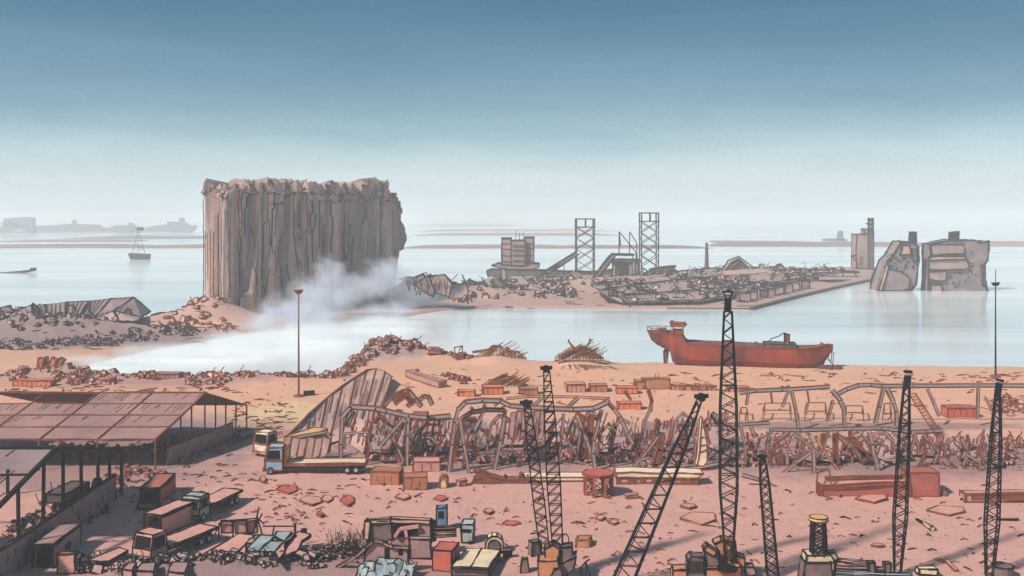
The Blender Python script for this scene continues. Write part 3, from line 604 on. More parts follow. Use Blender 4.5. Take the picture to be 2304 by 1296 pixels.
rubble('rubble_heap', 'dusky rubble strip running along the left bank towards the basin', [(60, 778, 90, 12), (190, 772, 90, 10), (300, 762, 60, 8), (400, 752, 60, 6)], 170, .3, 1.1, ['rubble_mauve', 'cont_mauve', 'rubble_pink'], 'ink_grey', sticks=60, px=1.7)
# pier deck gallery with posts at right
t = thing('pier_gallery', 'long low gallery on dark posts running along the pier towards its tip', 'gallery', P(1800, 640))
mb = MB(); A = P(1715, 606, 3.2); B = P(1925, 610, 3.2)
for o in (0, 9): mb.bar(A-Vector((0, o, 0)), B-Vector((0, o*.6, 0)), .7, 'ink_grey')
mb.slab([A, B, B-Vector((0, 6, .4)), A-Vector((0, 9, .8))], .4, 'rubble_peach'); mb.inked(.25, 'ink_grey'); mb.build('roof', t)
for k in range(9):
    mb = MB(); a = A.lerp(B, (k+.5)/9)-Vector((0, 7, .3)); mb.bar(a, Vector((a.x+random.uniform(-1.5, 1), a.y-2, .2)), .55, 'ink_grey'); mb.build('post', t)
for k in range(8):
    mb = MB(); x = 1678+k*19; pa = P(x, 680-k*4.2, 0); mb.box(pa+Vector((0, 4, 1.9)), (4.2, 5, 3.8), random.choice(['rubble_mauve', 'ruin_mauve']), random.uniform(-.2, .5), jit=.4, tilt=(random.uniform(-.1, .1), random.uniform(-.1, .1))); mb.inked(.28, 'ink_grey'); single(mb, 'crushed_container', 'grey crushed container, number %s from the left in the row along the pier' % ['one', 'two', 'three', 'four', 'five', 'six', 'seven', 'eight'][k], 'container', 'crushed containers along the pier')
mb = MB()
quay = [(1500, 691), (1690, 692), (1760, 674), (1830, 657), (1900, 641), (1962, 628)]
for a, b_ in zip(quay, quay[1:]): mb.bar(P(*a)+Vector((0, -.5, -.35)), P(*b_)+Vector((0, -.5, -.35)), 1.3 if a[0] > 1600 else .5, 'ruin_dark')
quay2 = [(1966, 627), (1972, 602)]; mb.bar(P(*quay2[0]), P(*quay2[1]), 1.2, 'ruin_dark')
o = mb.build('quay_wall'); tag(o, 'dark quay wall edging the pier down to the water', 'quay wall')
# wrecked hangar at far left
t = thing('collapsed_hangar', 'collapsed grey corrugated hangar on the left shore behind the basin', 'hangar', P(200, 722))
roof = [[(18, 710), (70, 687), (100, 686), (150, 680), (200, 678), (250, 672), (300, 669), (338, 700)], [(30, 722), (80, 705), (105, 715), (148, 712), (180, 712), (212, 716), (255, 700), (318, 714)], [(40, 735), (95, 730), (120, 728), (150, 725), (185, 722), (230, 724), (268, 726), (312, 722)]]
dd = [D(716, 1)+6, D(724, 1), D(730, 1)-2]
for j in range(7):
    mb = MB(); q = [[Pd(*roof[i][k], dd[i]) for k in (j, j+1)] for i in range(3)]
    for i in range(2): mb.add([q[i][0], q[i][1], q[i+1][1], q[i+1][0]], [(0, 1, 2, 3)], 'sheet_mauve' if i == 0 else ('ruin_dark' if j in (1, 2, 4) else 'rubble_mauve'))
    for k in range(4): f = (k+.6)/5; mb.bar(q[0][0].lerp(q[0][1], f)+Vector((0, -.2, .1)), q[1][0].lerp(q[1][1], f+random.uniform(-.1, .1))+Vector((0, -.2, .1)), .16, 'ink_grey')
    mb.inked(.24, 'ink'); mb.build('roof_sheet', t)
mb = MB(); pxpoly(mb, [(281, 722), (280, 700), (286, 694), (294, 697), (297, 722)], dd[1]-1.2, .4, 'ruin_dark'); mb.inked(.15, 'ink'); mb.build('doorway', t)
mb = MB(); mb.cut(); pxline(mb, [(72, 704), (74, 682), (86, 694), (92, 728), (100, 740)], dd[1]-2, .5, 'ink'); mb.cut(); pxline(mb, [(148, 680), (147, 705), (152, 712)], dd[1]-1, .5, 'ink_grey'); mb.cut(); pxline(mb, [(172, 700), (165, 688), (148, 686)], dd[1]-1, .5, 'ink_grey'); mb.cut(); pxline(mb, [(205, 678), (200, 700), (215, 712)], dd[1]-1, .5, 'ink_grey'); mb.pieces('bent_girder', t)
rubble('rubble_heap', 'dark mauve rubble strewn in front of the collapsed hangar', [(60, 745, 70, 14), (160, 745, 80, 14), (250, 738, 60, 10), (20, 725, 30, 12)], 230, .4, 1.5, ['rubble_mauve', 'ruin_mauve', 'cont_mauve'], 'ink_grey', sticks=60, px=1.7)
mb = MB(); d = D(714, 0)
pxpoly(mb, [(338, 716), (342, 708), (370, 707), (388, 700), (412, 702), (418, 714), (420, 718)], d, 6, 'ruin_dark'); pxpoly(mb, [(418, 716), (420, 698), (425, 687), (456, 685), (458, 700), (450, 716)], d+2, 8, 'ruin_dark'); mb.inked(.22, 'ink'); single(mb, 'burnt_wall', 'low burnt brown wall between the hangar and the silo', 'wall')

# ---------------------------------------------------------------- wrecks standing in the water
def wreck(label, polyp, d, th, seed, funnel, extras):
    random.seed(seed); t = thing('sunken_ship', label, 'ship', Pd(sum(p[0] for p in polyp)/len(polyp), 655, d), group='wrecked ships standing in the water')
    mb = MB(); pxpoly(mb, polyp, d, th, 'wreck_grey'); mb.inked(.42, 'ink_grey', wob=1.2); HULL = mb
    for nm, pts, off, m in extras:
        mb = MB(); pxpoly(mb, pts, d-off, off*.98, m); mb.inked(.26, 'ink_grey', wob=1); mb.build(nm, t)
    mb = MB(); pxpoly(mb, funnel, d+th*.4, 4, 'ink_grey'); mb.build('funnel', t)
    mb = MB(); xs = [p[0] for p in polyp]; ysl = [p[1] for p in polyp]
    for k in range(34):
        x = random.uniform(min(xs)+22, max(xs)-14); y = random.uniform(min(ysl)+20, max(ysl)-10); pxline(mb, [(x, y), (x+random.uniform(-9, 9), y+random.uniform(-3, 3)), (x+random.uniform(-9, 9), y+random.uniform(-8, 8))], d-.25, .28, 'ink_grey')
    HULL.merge(mb).build('hull', t)
d = D(655, -1)
wreck('capsized grey ship block with a sloping stern, left of the two wrecks in the water', [(1976, 657), (1977, 645), (1990, 605), (1996, 588), (2010, 575), (2018, 560), (2028, 544), (2052, 546), (2056, 547), (2066, 556), (2067, 590), (2061, 640), (2048, 656), (2030, 662), (1980, 662)], d, 10, 3,
      [(2050, 550), (2052, 521), (2063, 521), (2064, 546), (2056, 552)],
      [('hull_plate', [(1981, 653), (1998, 604), (2028, 612), (2048, 628), (2044, 650), (2028, 655)], 1.6, 'wreck_grey'), ('porthole_block', [(2053, 560), (2062, 560), (2063, 585), (2057, 590), (2052, 580)], .8, 'ruin_dark'), ('bow_rim', [(1976, 652), (1992, 600), (2000, 596), (1984, 655)], 2.0, 'rubble_peach'), ('deck_house', [(2030, 552), (2046, 552), (2048, 572), (2026, 574)], .9, 'rubble_peach')])
wreck('boxy grey ship block with ledges and funnel, right of the two wrecks in the water', [(2089, 655), (2092, 600), (2093, 550), (2110, 546), (2140, 540), (2190, 540), (2205, 546), (2224, 543), (2222, 585), (2212, 600), (2222, 655), (2215, 660), (2160, 658)], d, 8, 5,
      [(2141, 545), (2142, 522), (2160, 520), (2158, 546), (2150, 548)],
      [('ledge', [(2093, 578), (2170, 577), (2174, 583), (2094, 586)], 1.8, 'rubble_peach'), ('hull_plate', [(2091, 587), (2176, 584), (2180, 600), (2172, 606), (2091, 606)], 1.2, 'ruin_mauve'), ('hull_plate', [(2090, 612), (2128, 610), (2128, 632), (2108, 632), (2090, 628)], 1.0, 'concrete_torn'), ('hull_plate', [(2094, 641), (2118, 641), (2120, 656), (2094, 656)], .8, 'ruin_mauve'), ('side_plate', [(2210, 598), (2216, 596), (2217, 645), (2212, 640)], 1.5, 'ruin_dark'), ('upper_deck', [(2096, 552), (2168, 550), (2170, 571), (2096, 573)], .6, 'concrete_torn')])
random.seed(11)
# ---------------------------------------------------------------- distance: spits, ships at anchor, breakwater
def spit(name, x0, x1, yb, hgt, m='far_sand', ends=.12, thick=1.0):
    d = D(yb, -.9); n = 46; a = (x0-1152)/F*d; b_ = (x1-1152)/F*d; V = []; wd = d*d/(F*H)*hgt*1.5*thick; hz_ = hgt*d/F*.5
    for i in range(n+1):
        f = i/n; e = min(1, f/ends, (1-f)/ends)**.6 if 0 < f < 1 else 0.02; x = a+(b_-a)*f
        q = .7+.5*noise.noise(Vector((x*.004*2000/d, d*.01, 0)))+.25*noise.noise(Vector((x*.02*2000/d, d*.01, 4)))
        for g in range(6):
            u = g/5; V.append((x, d+wd*(u-.0)*e*(.8+.4*noise.noise(Vector((x*.006*1500/d, 8, u)))), -1.2+hz_*e*q*math.sin(math.pi*u)**.7))
    mb = MB(); mb.add(V, [(i*6+g, (i+1)*6+g, (i+1)*6+g+1, i*6+g+1) for i in range(n) for g in range(5)], m); o = mb.build(name, smooth=True); o['kind'] = 'structure'; return o
for a in [(-200, 450, 559, 10), (120, 450, 538, 9), (-60, 310, 524, 9), (915, 1165, 510, 7), (915, 1405, 531, 7), (890, 1300, 560, 9), (1240, 1620, 560, 8), (1600, 2700, 556, 11), (1610, 1880, 547, 5), (930, 1390, 521, 5), (-60, 300, 545, 6), (1980, 2700, 552, 5)]: spit('sand_spit', *a)
def far_ship(label, parts, d, x):
    t = thing('anchored_ship', label, 'ship', ((x-1152)/F*d, d, -.9), group='ships anchored far out')
    for nm, pts, m in parts:
        mb = MB(); pxpoly(mb, pts, d+(0 if nm == 'hull' else -2), 24 if nm == 'hull' else 14, m, False); mb.build(nm, t)
far_ship('large hazy container ship with an orange side at the left edge', [('hull', [(-60, 512), (3, 512), (10, 520), (40, 522), (66, 514), (74, 512), (72, 524), (20, 526), (-60, 524)], 'far_blue'), ('cargo', [(6, 521), (8, 492), (60, 488), (74, 490), (74, 514)], 'far_blue'), ('orange_stack', [(-60, 511), (-60, 500), (44, 500), (46, 511)], 'far_orange')], 2300, 10)
far_ship('long low hazy tanker trailing right of the container ship', [('hull', [(76, 508), (118, 507), (160, 503), (218, 506), (222, 512), (245, 514), (250, 518), (180, 522), (90, 522)], 'far_blue'), ('mast', [(163, 504), (163, 495), (167, 495), (168, 504)], 'far_blue')], 2500, 170)
far_ship('small hazy ship with a stubby mast just left of the sailing barge', [('hull', [(245, 512), (262, 507), (298, 506), (298, 517), (290, 525), (268, 527), (256, 520)], 'far_blue'), ('mast', [(288, 507), (289, 501), (294, 501), (295, 508)], 'far_blue')], 2300, 275)
far_ship('rounded hazy ship with a central tower just left of the silo', [('hull', [(322, 515), (345, 508), (375, 505), (436, 507), (436, 514), (424, 524), (410, 526), (380, 522), (340, 520)], 'far_blue'), ('deck_house', [(374, 506), (376, 499), (400, 499), (420, 502), (420, 508)], 'far_blue'), ('mast', [(402, 500), (404, 490), (410, 490), (413, 502)], 'far_blue')], 2350, 380)
far_ship('tiny hazy ship with a tall bridge near the right horizon', [('hull', [(1858, 544), (1862, 538), (1880, 537), (1906, 538), (1906, 546)], 'far_blue'), ('bridge', [(1889, 538), (1892, 519), (1896, 519), (1899, 538)], 'far_blue')], 1500, 1885)
d = D(584, -.9); t = thing('mast_barge', 'small dark barge carrying a tapering lattice mast, alone on open water', 'barge', Pd(311, 584, d))
mb = MB(); pxpoly(mb, [(288, 570), (333, 572), (331, 586), (296, 586), (291, 580)], d, 7, 'ink_grey'); mb.build('hull', t)
mb = MB(); 
for o in (0, 6):
    pxline(mb, [(296, 571), (308, 530), (309, 515)], d+o, .35, 'far_blue'); pxline(mb, [(327, 571), (315, 530), (315, 515)], d+o, .35, 'far_blue'); pxline(mb, [(311, 571), (311, 520)], d+o, .25, 'far_blue'); pxline(mb, [(302, 552), (321, 552)], d+o, .25, 'far_blue'); pxline(mb, [(298, 562), (325, 562)], d+o, .25, 'far_blue'); pxline(mb, [(303, 546), (322, 560)], d+o, .25, 'far_blue')
pxbox(mb, 307, 317, 511, 519, d, 6, 'far_blue', False); mb.build('lattice_mast', t)
mb = MB(); d = D(614, -.9); pxpoly(mb, [(-80, 620), (-80, 613), (0, 613), (40, 610), (66, 607), (68, 603), (76, 603), (75, 610), (60, 613), (0, 618)], d, 4, 'ink_grey'); single(mb, 'breakwater', 'thin dark breakwater with a round head at the left edge of the sea', 'breakwater')
random.seed(21)
# ---------------------------------------------------------------- beached red ship
bq = P(1665, 826)+Vector((0, 2.5, 0)); hd = math.atan2(P(1830, 830).y-P(1520, 822).y, P(1830, 830).x-P(1520, 822).x)
t = thing('cargo_ship', 'rust red cargo ship stranded on the sand with raised stern, wheelhouse and long low deck', 'ship', bq, hd)
u = bq.y/F
def sx_(px): return (px-1665)*u/math.cos(hd)
def sz_(py): return (826-py)*u
st = [(1467, 752, 750, .5), (1476, 753, 772, 2.2), (1488, 753, 782, 3.2), (1508, 754, 792, 3.8), (1518, 754, 798, 4.0), (1524, 754, 822, 4.2), (1543, 755, 826, 4.4), (1550, 770, 826, 4.5), (1556, 775, 826, 4.6), (1600, 777, 827, 4.7), (1660, 778, 827, 4.7), (1730, 780, 828, 4.6), (1790, 782, 828, 4.3), (1812, 781, 829, 3.5), (1832, 779, 829, 2.4), (1846, 776, 818, 1.4), (1858, 774, 800, .6), (1868, 775, 783, .15)]
mb = MB(); V = []; prof = [(0, 0), (.62, .06), (.9, .3), (1.0, .7), (1.03, 1.0)]; m = len(prof)
for px, dk, kl, b_ in st:
    x = sx_(px); zd, zk = sz_(dk), sz_(kl)
    b_ *= .8; ring = [(x, -b_*k, zk+(zd-zk)*h) for k, h in reversed(prof)]+[(x, b_*k, zk+(zd-zk)*h) for k, h in prof[1:]]; V += ring
n = 2*m-1
Fc = [(i*n+k, i*n+k+1, (i+1)*n+k+1, (i+1)*n+k) for i in range(len(st)-1) for k in range(n-1)]
mb.add(V, Fc, 'hull_red', True); mb.add(V, [(i*n, (i+1)*n, (i+1)*n+n-1, i*n+n-1) for i in range(len(st)-1)], 'steel_rust', False)
mb.f.append([k for k in range(n)]); mb.m.append('hull_red'); mb.k.append(False)
ink = MB(); ri = .14
for k in (0, n-1): ink.line([V[i*n+k] for i in range(len(st))], ri*1.6, 'ink_rust')
ink.line([Vector(V[i*n+m-1]) for i in range(len(st))], ri*1.2, 'ink')
ink.line([Vector(V[k]) for k in range(n)], ri, 'ink_rust')
mb.merge(ink).build('hull', t, world=False)
mb = MB()
for j in (-1, 1):
    pts = [Vector((sx_(px), j*b_*1.02, sz_(dk)+.95)) for px, dk, kl, b_ in st[:6]]; mb.line(pts, .13, 'steel_rust')
    for p in pts: mb.bar(p, p-Vector((0, 0, 1)), .12, 'steel_rust')
mb.bar((sx_(1467), -.5, sz_(752)+.95), (sx_(1467), .5, sz_(752)+.95), .13, 'steel_rust'); mb.build('railing', t, world=False)
wh = MB(); z0 = sz_(755); 
for i, j in ((-1, -1), (1, -1), (1, 1), (-1, 1)): wh.bar((sx_(1535)+i*1.1, j*1.8, z0), (sx_(1535)+i*1.1, j*1.8, z0+1.6), .28, 'ship_ochre')
wh.box((sx_(1535), 0, z0+.35), (2.4, 3.4, .7), 'ship_ochre'); wh.box((sx_(1535), 0, z0+1.95), (3.2, 3.6, .75), 'ship_ochre'); wh.inked(.09, 'ink_rust'); w_ = wh.build('wheelhouse', t, world=False)
mb = MB(); mb.tube([(sx_(1519), 0, z0+1.8), (sx_(1517), 0, z0+2.5), (sx_(1521), 0, z0+2.9), (sx_(1526), 0, z0+2.6)], .16, 'steel_rust'); mb.cut(); mb.tube([(sx_(1549), -.5, z0+1.6), (sx_(1553), -.5, z0+2.1), (sx_(1550), -.5, z0+2.5), (sx_(1545), -.5, z0+2.2)], .3, 'steel_rust'); mb.pieces('pipe', t) if False else mb.build('pipe', w_, world=False)
mb = MB(); mb.box((sx_(1500), 0, z0+.5), (1.1, 2.4, .5), 'steel_rust'); mb.box((sx_(1500), 0, z0+.9), (1.7, 2.8, .15), 'steel_rust'); mb.inked(.07, 'ink_rust'); mb.build('winch', t, world=False)
mb = MB(); mb.plate([(sx_(1504), -.15, 0), (sx_(1503), -.15, 2.9), (sx_(1507), -.15, 3.4), (sx_(1514), -.15, 3.3), (sx_(1511), -.15, 0)], (0, .3, 0), 'steel_rust'); mb.inked(.09, 'ink'); mb.build('rudder', t, world=False)
for px, hh in ((1588, .5), (1601, .8), (1675, .7), (1704, .9), (1733, .9), (1760, .6)): mb = MB(); mb.box((sx_(px), -1.5, sz_(779)+hh/2), (.8, .9, hh), 'ruin_dark'); mb.build('bollard', t, world=False)
mb = MB(); mb.box((sx_(1755), 0, sz_(781)+.4), (7, 5, .8), 'ruin_dark'); mb.inked(.08, 'ink'); mb.build('hatch_cover', t, world=False)
mb = MB(); mb.box((sx_(1771), 0, sz_(780)+1.5), (1.1, 1.3, 2.4), 'steel_rust', jit=.05); mb.inked(.1, 'ink'); c_ = mb.build('deck_crane', t, world=False)
mb = MB(); mb.line([(sx_(1771), 0, sz_(752)), (sx_(1764), 0, sz_(750.5)), (sx_(1752), 0, sz_(759)), (sx_(1738), 0, sz_(764)), (sx_(1726), 0, sz_(777))], .2, 'ink'); mb.build('jib', c_, world=False)
mb = MB(); mb.tube([(sx_(1842), 0, sz_(777)), (sx_(1843), 0, sz_(770)), (sx_(1848), 0, sz_(774))], .2, 'steel_rust'); mb.build('fairlead', t, world=False)
mb = MB()
bow = P(1865, 826); pz = lambda x, y: Pd(x, y, bow.y-1)
for pts in ([(1864, 781), (1872, 790), (1878, 795)], [(1872, 788), (1870, 812)], [(1862, 790), (1856, 812), (1850, 828)], [(1866, 790), (1864, 805), (1876, 825)], [(1858, 805), (1882, 828)], [(1875, 795), (1874, 826)]): mb.line([pz(*p) for p in pts], .16, 'steel_rust')
for x in (1848, 1856, 1868, 1880, 1890): mb.chunk(P(x, 830)+Vector((0, 0, .3)), .7, 'ruin_dark')
mb.inked(.09, 'ink_rust'); single(mb, 'scrap_tangle', 'tangle of rusty scaffolding and dark scrap below the red ship bow', 'scrap')

# ---------------------------------------------------------------- small builders
def container(pos, L_, W_, Hh, rz, m, label, name='container', cat='container', door=None, group=None, ink='ink_rust', px=2.4, tilt=None, ribs=True, open_front=False, jit=.03):
    t = thing(name, label, cat, pos, rz, group); d = pos[1]; r = ir(d, px); mb = MB()
    th = .12
    if open_front:      # hollow shell, open at the -x end
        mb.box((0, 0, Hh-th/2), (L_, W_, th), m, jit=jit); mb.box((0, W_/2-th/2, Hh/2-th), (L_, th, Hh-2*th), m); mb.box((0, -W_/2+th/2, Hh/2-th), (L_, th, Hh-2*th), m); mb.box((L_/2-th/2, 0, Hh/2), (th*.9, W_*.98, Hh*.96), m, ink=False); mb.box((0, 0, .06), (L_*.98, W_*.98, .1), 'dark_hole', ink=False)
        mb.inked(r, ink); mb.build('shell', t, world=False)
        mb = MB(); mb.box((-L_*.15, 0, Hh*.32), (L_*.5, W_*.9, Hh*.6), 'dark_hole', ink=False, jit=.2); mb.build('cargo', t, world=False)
    else:
        mb.box((0, 0, Hh/2), (L_, W_, Hh), m, jit=jit)
        if ribs:
            k = int(L_/.9)
            for i in range(1, k):
                x = -L_/2+L_*i/k; mb.bar((x, -W_/2-.02, .1), (x, -W_/2-.02, Hh*random.uniform(.55, .95)), r*.8, ink)
        mb.inked(r, ink); mb.build('body', t, world=False)
        mb = MB(); mb.box((L_/2+.03, -W_*.25, Hh/2), (.05, W_*.44, Hh*.9), m); mb.inked(r*.6, ink); mb.build('door', t, world=False); mb = MB(); mb.box((L_/2+.03, W_*.25, Hh/2), (.05, W_*.44, Hh*.9), m); mb.inked(r*.6, ink); mb.build('door', t, world=False)
    if door == 'flap': mb = MB(); mb.slab([(-L_/2-.1, -W_/2, .35), (-L_/2-.1, W_/2, .35), (-L_/2-Hh*.7, W_/2, .1), (-L_/2-Hh*.7, -W_/2, .1)], .08, m); mb.inked(r, ink); mb.build('door', t, world=False)
    return t
def wheel(t, x, y, r, m='ink', hub=True, w_=.28):
    mb = MB(); mb.tube([(x, y-w_/2, r), (x, y+w_/2, r)], r, m, 14); w0 = mb.build('wheel', t, world=False)
    if hub: mb = MB(); s = -1 if y < 0 else 1; mb.tube([(x, y+s*(w_/2-.02), r), (x, y+s*(w_/2+.05), r)], r*.5, 'grey_paint', 10); mb.build('rim', w0, world=False)
def truck(pos, rz, L_, cabm, bedm, label, ink='ink', bed='flat', cabL=1.9, cabH=2.5, W_=2.4, name='flatbed_truck', cat='truck', px=2.4, group=None, headboard=False, bedz=1.15):
    """cab looks towards -x"""
    t = thing(name, label, cat, pos, rz, group); r = ir(pos[1], px); xf = -L_/2
    mb = MB(); x0, x1 = xf, xf+cabL; h = cabH; W2 = W_/2; z0 = .55
    A = [(x0, -W2, z0), (x1, -W2, z0), (x1, W2, z0), (x0, W2, z0)]; M_ = [(x0-.02, -W2, z0+h*.45), (x1, -W2, z0+h*.45), (x1, W2, z0+h*.45), (x0-.02, W2, z0+h*.45)]; T_ = [(x0+.35, -W2*.92, z0+h), (x1-.05, -W2*.92, z0+h), (x1-.05, W2*.92, z0+h), (x0+.35, W2*.92, z0+h)]
    mb.hexa(A, M_, cabm); mb.hexa([(a[0], a[1], a[2]+.004) for a in M_], T_, cabm); mb.inked(r, ink); cb = mb.build('cab', t, world=False)
    mb = MB(); zz = z0+h*.5; mb.hexa([(x0-.03, -W2*.85, zz), (x0+.02, -W2*.85, zz), (x0+.02, W2*.85, zz), (x0-.03, W2*.85, zz)], [(x0+.22, -W2*.8, z0+h*.9), (x0+.28, -W2*.8, z0+h*.9), (x0+.28, W2*.8, z0+h*.9), (x0+.22, W2*.8, z0+h*.9)], 'dark_hole', ink=False); mb.build('windscreen', cb, world=False)
    for s in (-1, 1): mb = MB(); mb.plate([(x0+.3, s*(W2+.0), zz), (x1-.3, s*(W2+.0), zz), (x1-.35, s*(W2*.96), z0+h*.88), (x0+.45, s*(W2*.96), z0+h*.88)], (0, s*.03, 0), 'dark_hole', ink=False); mb.build('side_window', cb, world=False)
    mb = MB(); mb.box((x0-.1, 0, z0+.12), (.22, W_*1.02, .32), cabm); mb.inked(r*.8, ink); mb.build('bumper', t, world=False)
    for s in (-1, 1): mb = MB(); mb.tube([(x0-.02, s*W2*.7, z0+.62), (x0-.08, s*W2*.7, z0+.62)], .17, 'grey_paint', 10); mb.build('headlight', cb, world=False)
    mb = MB(); mb.box(((xf+cabL+L_/2)/2-.2, 0, .82), (L_-cabL+.3, W_*.5, .35), 'ink', ink=False); mb.build('chassis', t, world=False)
    mb = MB(); bx0 = x1+.35
    mb.box(((bx0+L_/2)/2, 0, bedz+.14), (L_/2-bx0, W_*1.05, .26), bedm, jit=.05); mb.inked(r, ink); mb.build('cargo_bed', t, world=False)
    if headboard: mb = MB(); mb.box((bx0+.1, 0, bedz+1.25), (.14, W_*1.02, 2.0), bedm); [mb.bar((bx0, y, bedz+.3), (bx0, y, bedz+2.2), r*1.2, ink) for y in (-.8, -.3, .3, .8)]; mb.inked(r, ink); mb.build('headboard', t, world=False)
    R_ = .5
    for x in (x0+.75, L_/2-1.2, L_/2-2.35) if L_ > 8 else (x0+.7, L_/2-1.3):
        for s in (-1, 1): wheel(t, x, s*(W2-.1), R_)
    return t

# flatbed lorries on the road
truck(P(712, 1062), R(2), 13.2, 'sky_blue', 'cream', 'long flatbed lorry with pale blue cab and cream empty bed beside the wrecked hall', ink='ink_rust', cabL=2.3, cabH=3.0, headboard=True, px=3)
t2 = truck(P(582, 1033)+Vector((3.0, 7.5, 0)), R(64), 14.0, 'chalk', 'yellow', 'pale cream lorry parked behind the blue cab lorry, seen from the front', ink='ink_rust', cabL=2.1, cabH=2.9, px=2.6)

# ---------------------------------------------------------------- the row of shore containers
def cpx(px, py, wpx, hpx, m, label, name='container', dep=2.2, rz=0, ink='ink_rust', cat='container', **k):
    p = G(px, py); u = p.y/F; return container(p, wpx*u, dep, hpx*u*.8, rz, m, label, name, cat, ink=ink, **k)
SHG = 'scrapped containers on the shore'
cpx(1050, 890, 38, 14, 'cont_orange', 'small orange container, leftmost of the row along the shore behind the wrecked hall', group=SHG)
cpx(1108, 885, 46, 20, 'cont_orange', 'bright orange container with raised edge, second from the left in the shore row', group=SHG, rz=.08, dep=2.8)
cpx(1189, 885, 42, 14, 'cont_brown', 'low brown container with a sagging roof near the left crane tip', group=SHG)
cpx(1294, 880, 42, 22, 'cont_pink', 'pinkish red container with its door swung up, right of the rung crane boom', group=SHG, rz=.1, dep=2.8)
cpx(1345, 880, 38, 18, 'cont_ochre', 'ochre box container with an open flap next to the pinkish red one', group=SHG, rz=.05, dep=2.6)
cpx(1410, 884, 46, 16, 'cont_orange', 'flat orange container left of the ochre tank wagon', group=SHG)
cpx(1415, 919, 52, 17, 'cont_orange', 'bright orange container lying alone just below the ochre tank wagon', group=SHG)
cpx(2160, 936, 70, 26, 'steel_red', 'bright red container standing under the long rail at the right', ink='ink_rust', dep=2.5, group=SHG)
cpx(1660, 880, 46, 12, 'cont_pink', 'long flat pink container just left of the right hall rail', group=SHG)
t = thing('tank_wagon', 'long ochre tank wagon with two upright pipes among the shore containers', 'tank', G(1470, 876)); u = t.location.y/F; b0 = Vector(t.location)
mb = MB(); mb.box(b0+Vector((.6, 1, 1.0)), (60*u, 2.4, 2.0), 'cont_ochre', jit=.12); mb.inked(.1, 'ink_rust'); mb.build('tank', t)
mb = MB(); mb.box(b0+Vector((-30*u, 1, .8)), (22*u, 2.2, 1.6), 'cont_ochre', jit=.15); mb.inked(.1, 'ink_rust'); mb.build('cab', t)
for x in (6, 13): mb = MB(); mb.bar(b0+Vector((x*u, 1, 1.9)), b0+Vector((x*u, 1, 2.9)), .16, 'ink_rust'); mb.build('pipe', t)
mb = MB()
for k in range(9): mb.box(G(1515+k*11, 877)+Vector((0, 0, .4)), (random.uniform(1, 1.6), 1.4, random.uniform(.7, 1.3)), 'cont_ochre', jit=.2)
mb.inked(.09, 'ink_rust'); single(mb, 'wrecked_wagon', 'crumpled ochre wagon trailing right of the tank wagon', 'wagon')
# basin edge containers (left)
LG = 'containers by the vapour'
cpx(78, 868, 86, 17, 'cont_orange', 'long orange container with a pointed end at the far left shore', group=LG, rz=-.05)
cpx(322, 828, 38, 13, 'cont_orange', 'small orange container half hidden by vapour on the left shore', group=LG)
cpx(420, 826, 56, 15, 'cont_pink', 'pale container topmost of the trio standing at the vapour edge', group=LG)
cpx(388, 846, 72, 15, 'cont_pink', 'long pink container in the middle of the trio at the vapour edge', group=LG)
cpx(380, 858, 54, 14, 'cont_mauve', 'grey mauve container lowest of the trio at the vapour edge', group=LG)
cpx(237, 862, 36, 12, 'cont_pink', 'short pinkish container sunk in the left shore rubble', group=LG)
cpx(498, 756, 34, 15, 'grey_paint', 'grey box container below the orange bank at the silo foot', group=LG, ink='ink_grey')
for k, (x, y, a) in enumerate([(92, 838, .2), (104, 836, -.2), (118, 840, .35), (132, 842, .5)]):
    mb = MB(); p = G(x, y); mb.box(p+Vector((0, 0, 1.5)), (1.0, 1.2, 3.4), 'cont_pink' if k % 2 else 'cont_orange', tilt=(0, a), jit=.1); mb.inked(.1, 'ink_rust'); single(mb, 'leaning_crate', 'tall crate, number %s of four leaning together left of the vapour' % ['one', 'two', 'three', 'four'][k], 'crate', 'crates leaning together')
rubble('rubble_heap', 'long low band of pink rubble bordering the basin at the left', [(60, 850, 60, 12), (160, 850, 60, 12), (260, 845, 60, 14), (350, 852, 40, 8), (470, 862, 50, 10), (560, 850, 50, 12), (200, 860, 80, 8)], 260, .3, 1.1, ['rubble_pink', 'rubble_mauve', 'rubble_peach'], px=1.7, sticks=40)
rubble('rubble_heap', 'pink rubble mound along the water between lamp mast and ribbed roof', [(640, 848, 50, 12), (720, 845, 50, 10), (590, 840, 30, 10), (770, 835, 25, 12)], 170, .3, 1.1, ['rubble_pink', 'rubble_mauve'], px=1.7, sticks=26)
rubble('rubble_heap', 'high mauve rubble mound on the shore above the ribbed roof', [(840, 795, 25, 14), (880, 795, 35, 12), (800, 815, 25, 12), (930, 797, 30, 8)], 200, .35, 1.2, ['rubble_mauve', 'rubble_pink'], px=1.7, sticks=40, pile=1.2)
rubble('rubble_heap', 'low pink rubble stretching right along the shore to the brown scrap', [(1000, 800, 50, 6), (980, 796, 30, 6), (1045, 808, 25, 8)], 90, .3, 1.0, ['rubble_pink', 'rubble_mauve'], px=1.7, sticks=20)
rubble('rubble_heap', 'scattered pink blocks right of the tilted beam slab', [(1010, 850, 18, 8), (1040, 856, 18, 8)], 30, .3, .8, ['rubble_pink'], px=2.2)
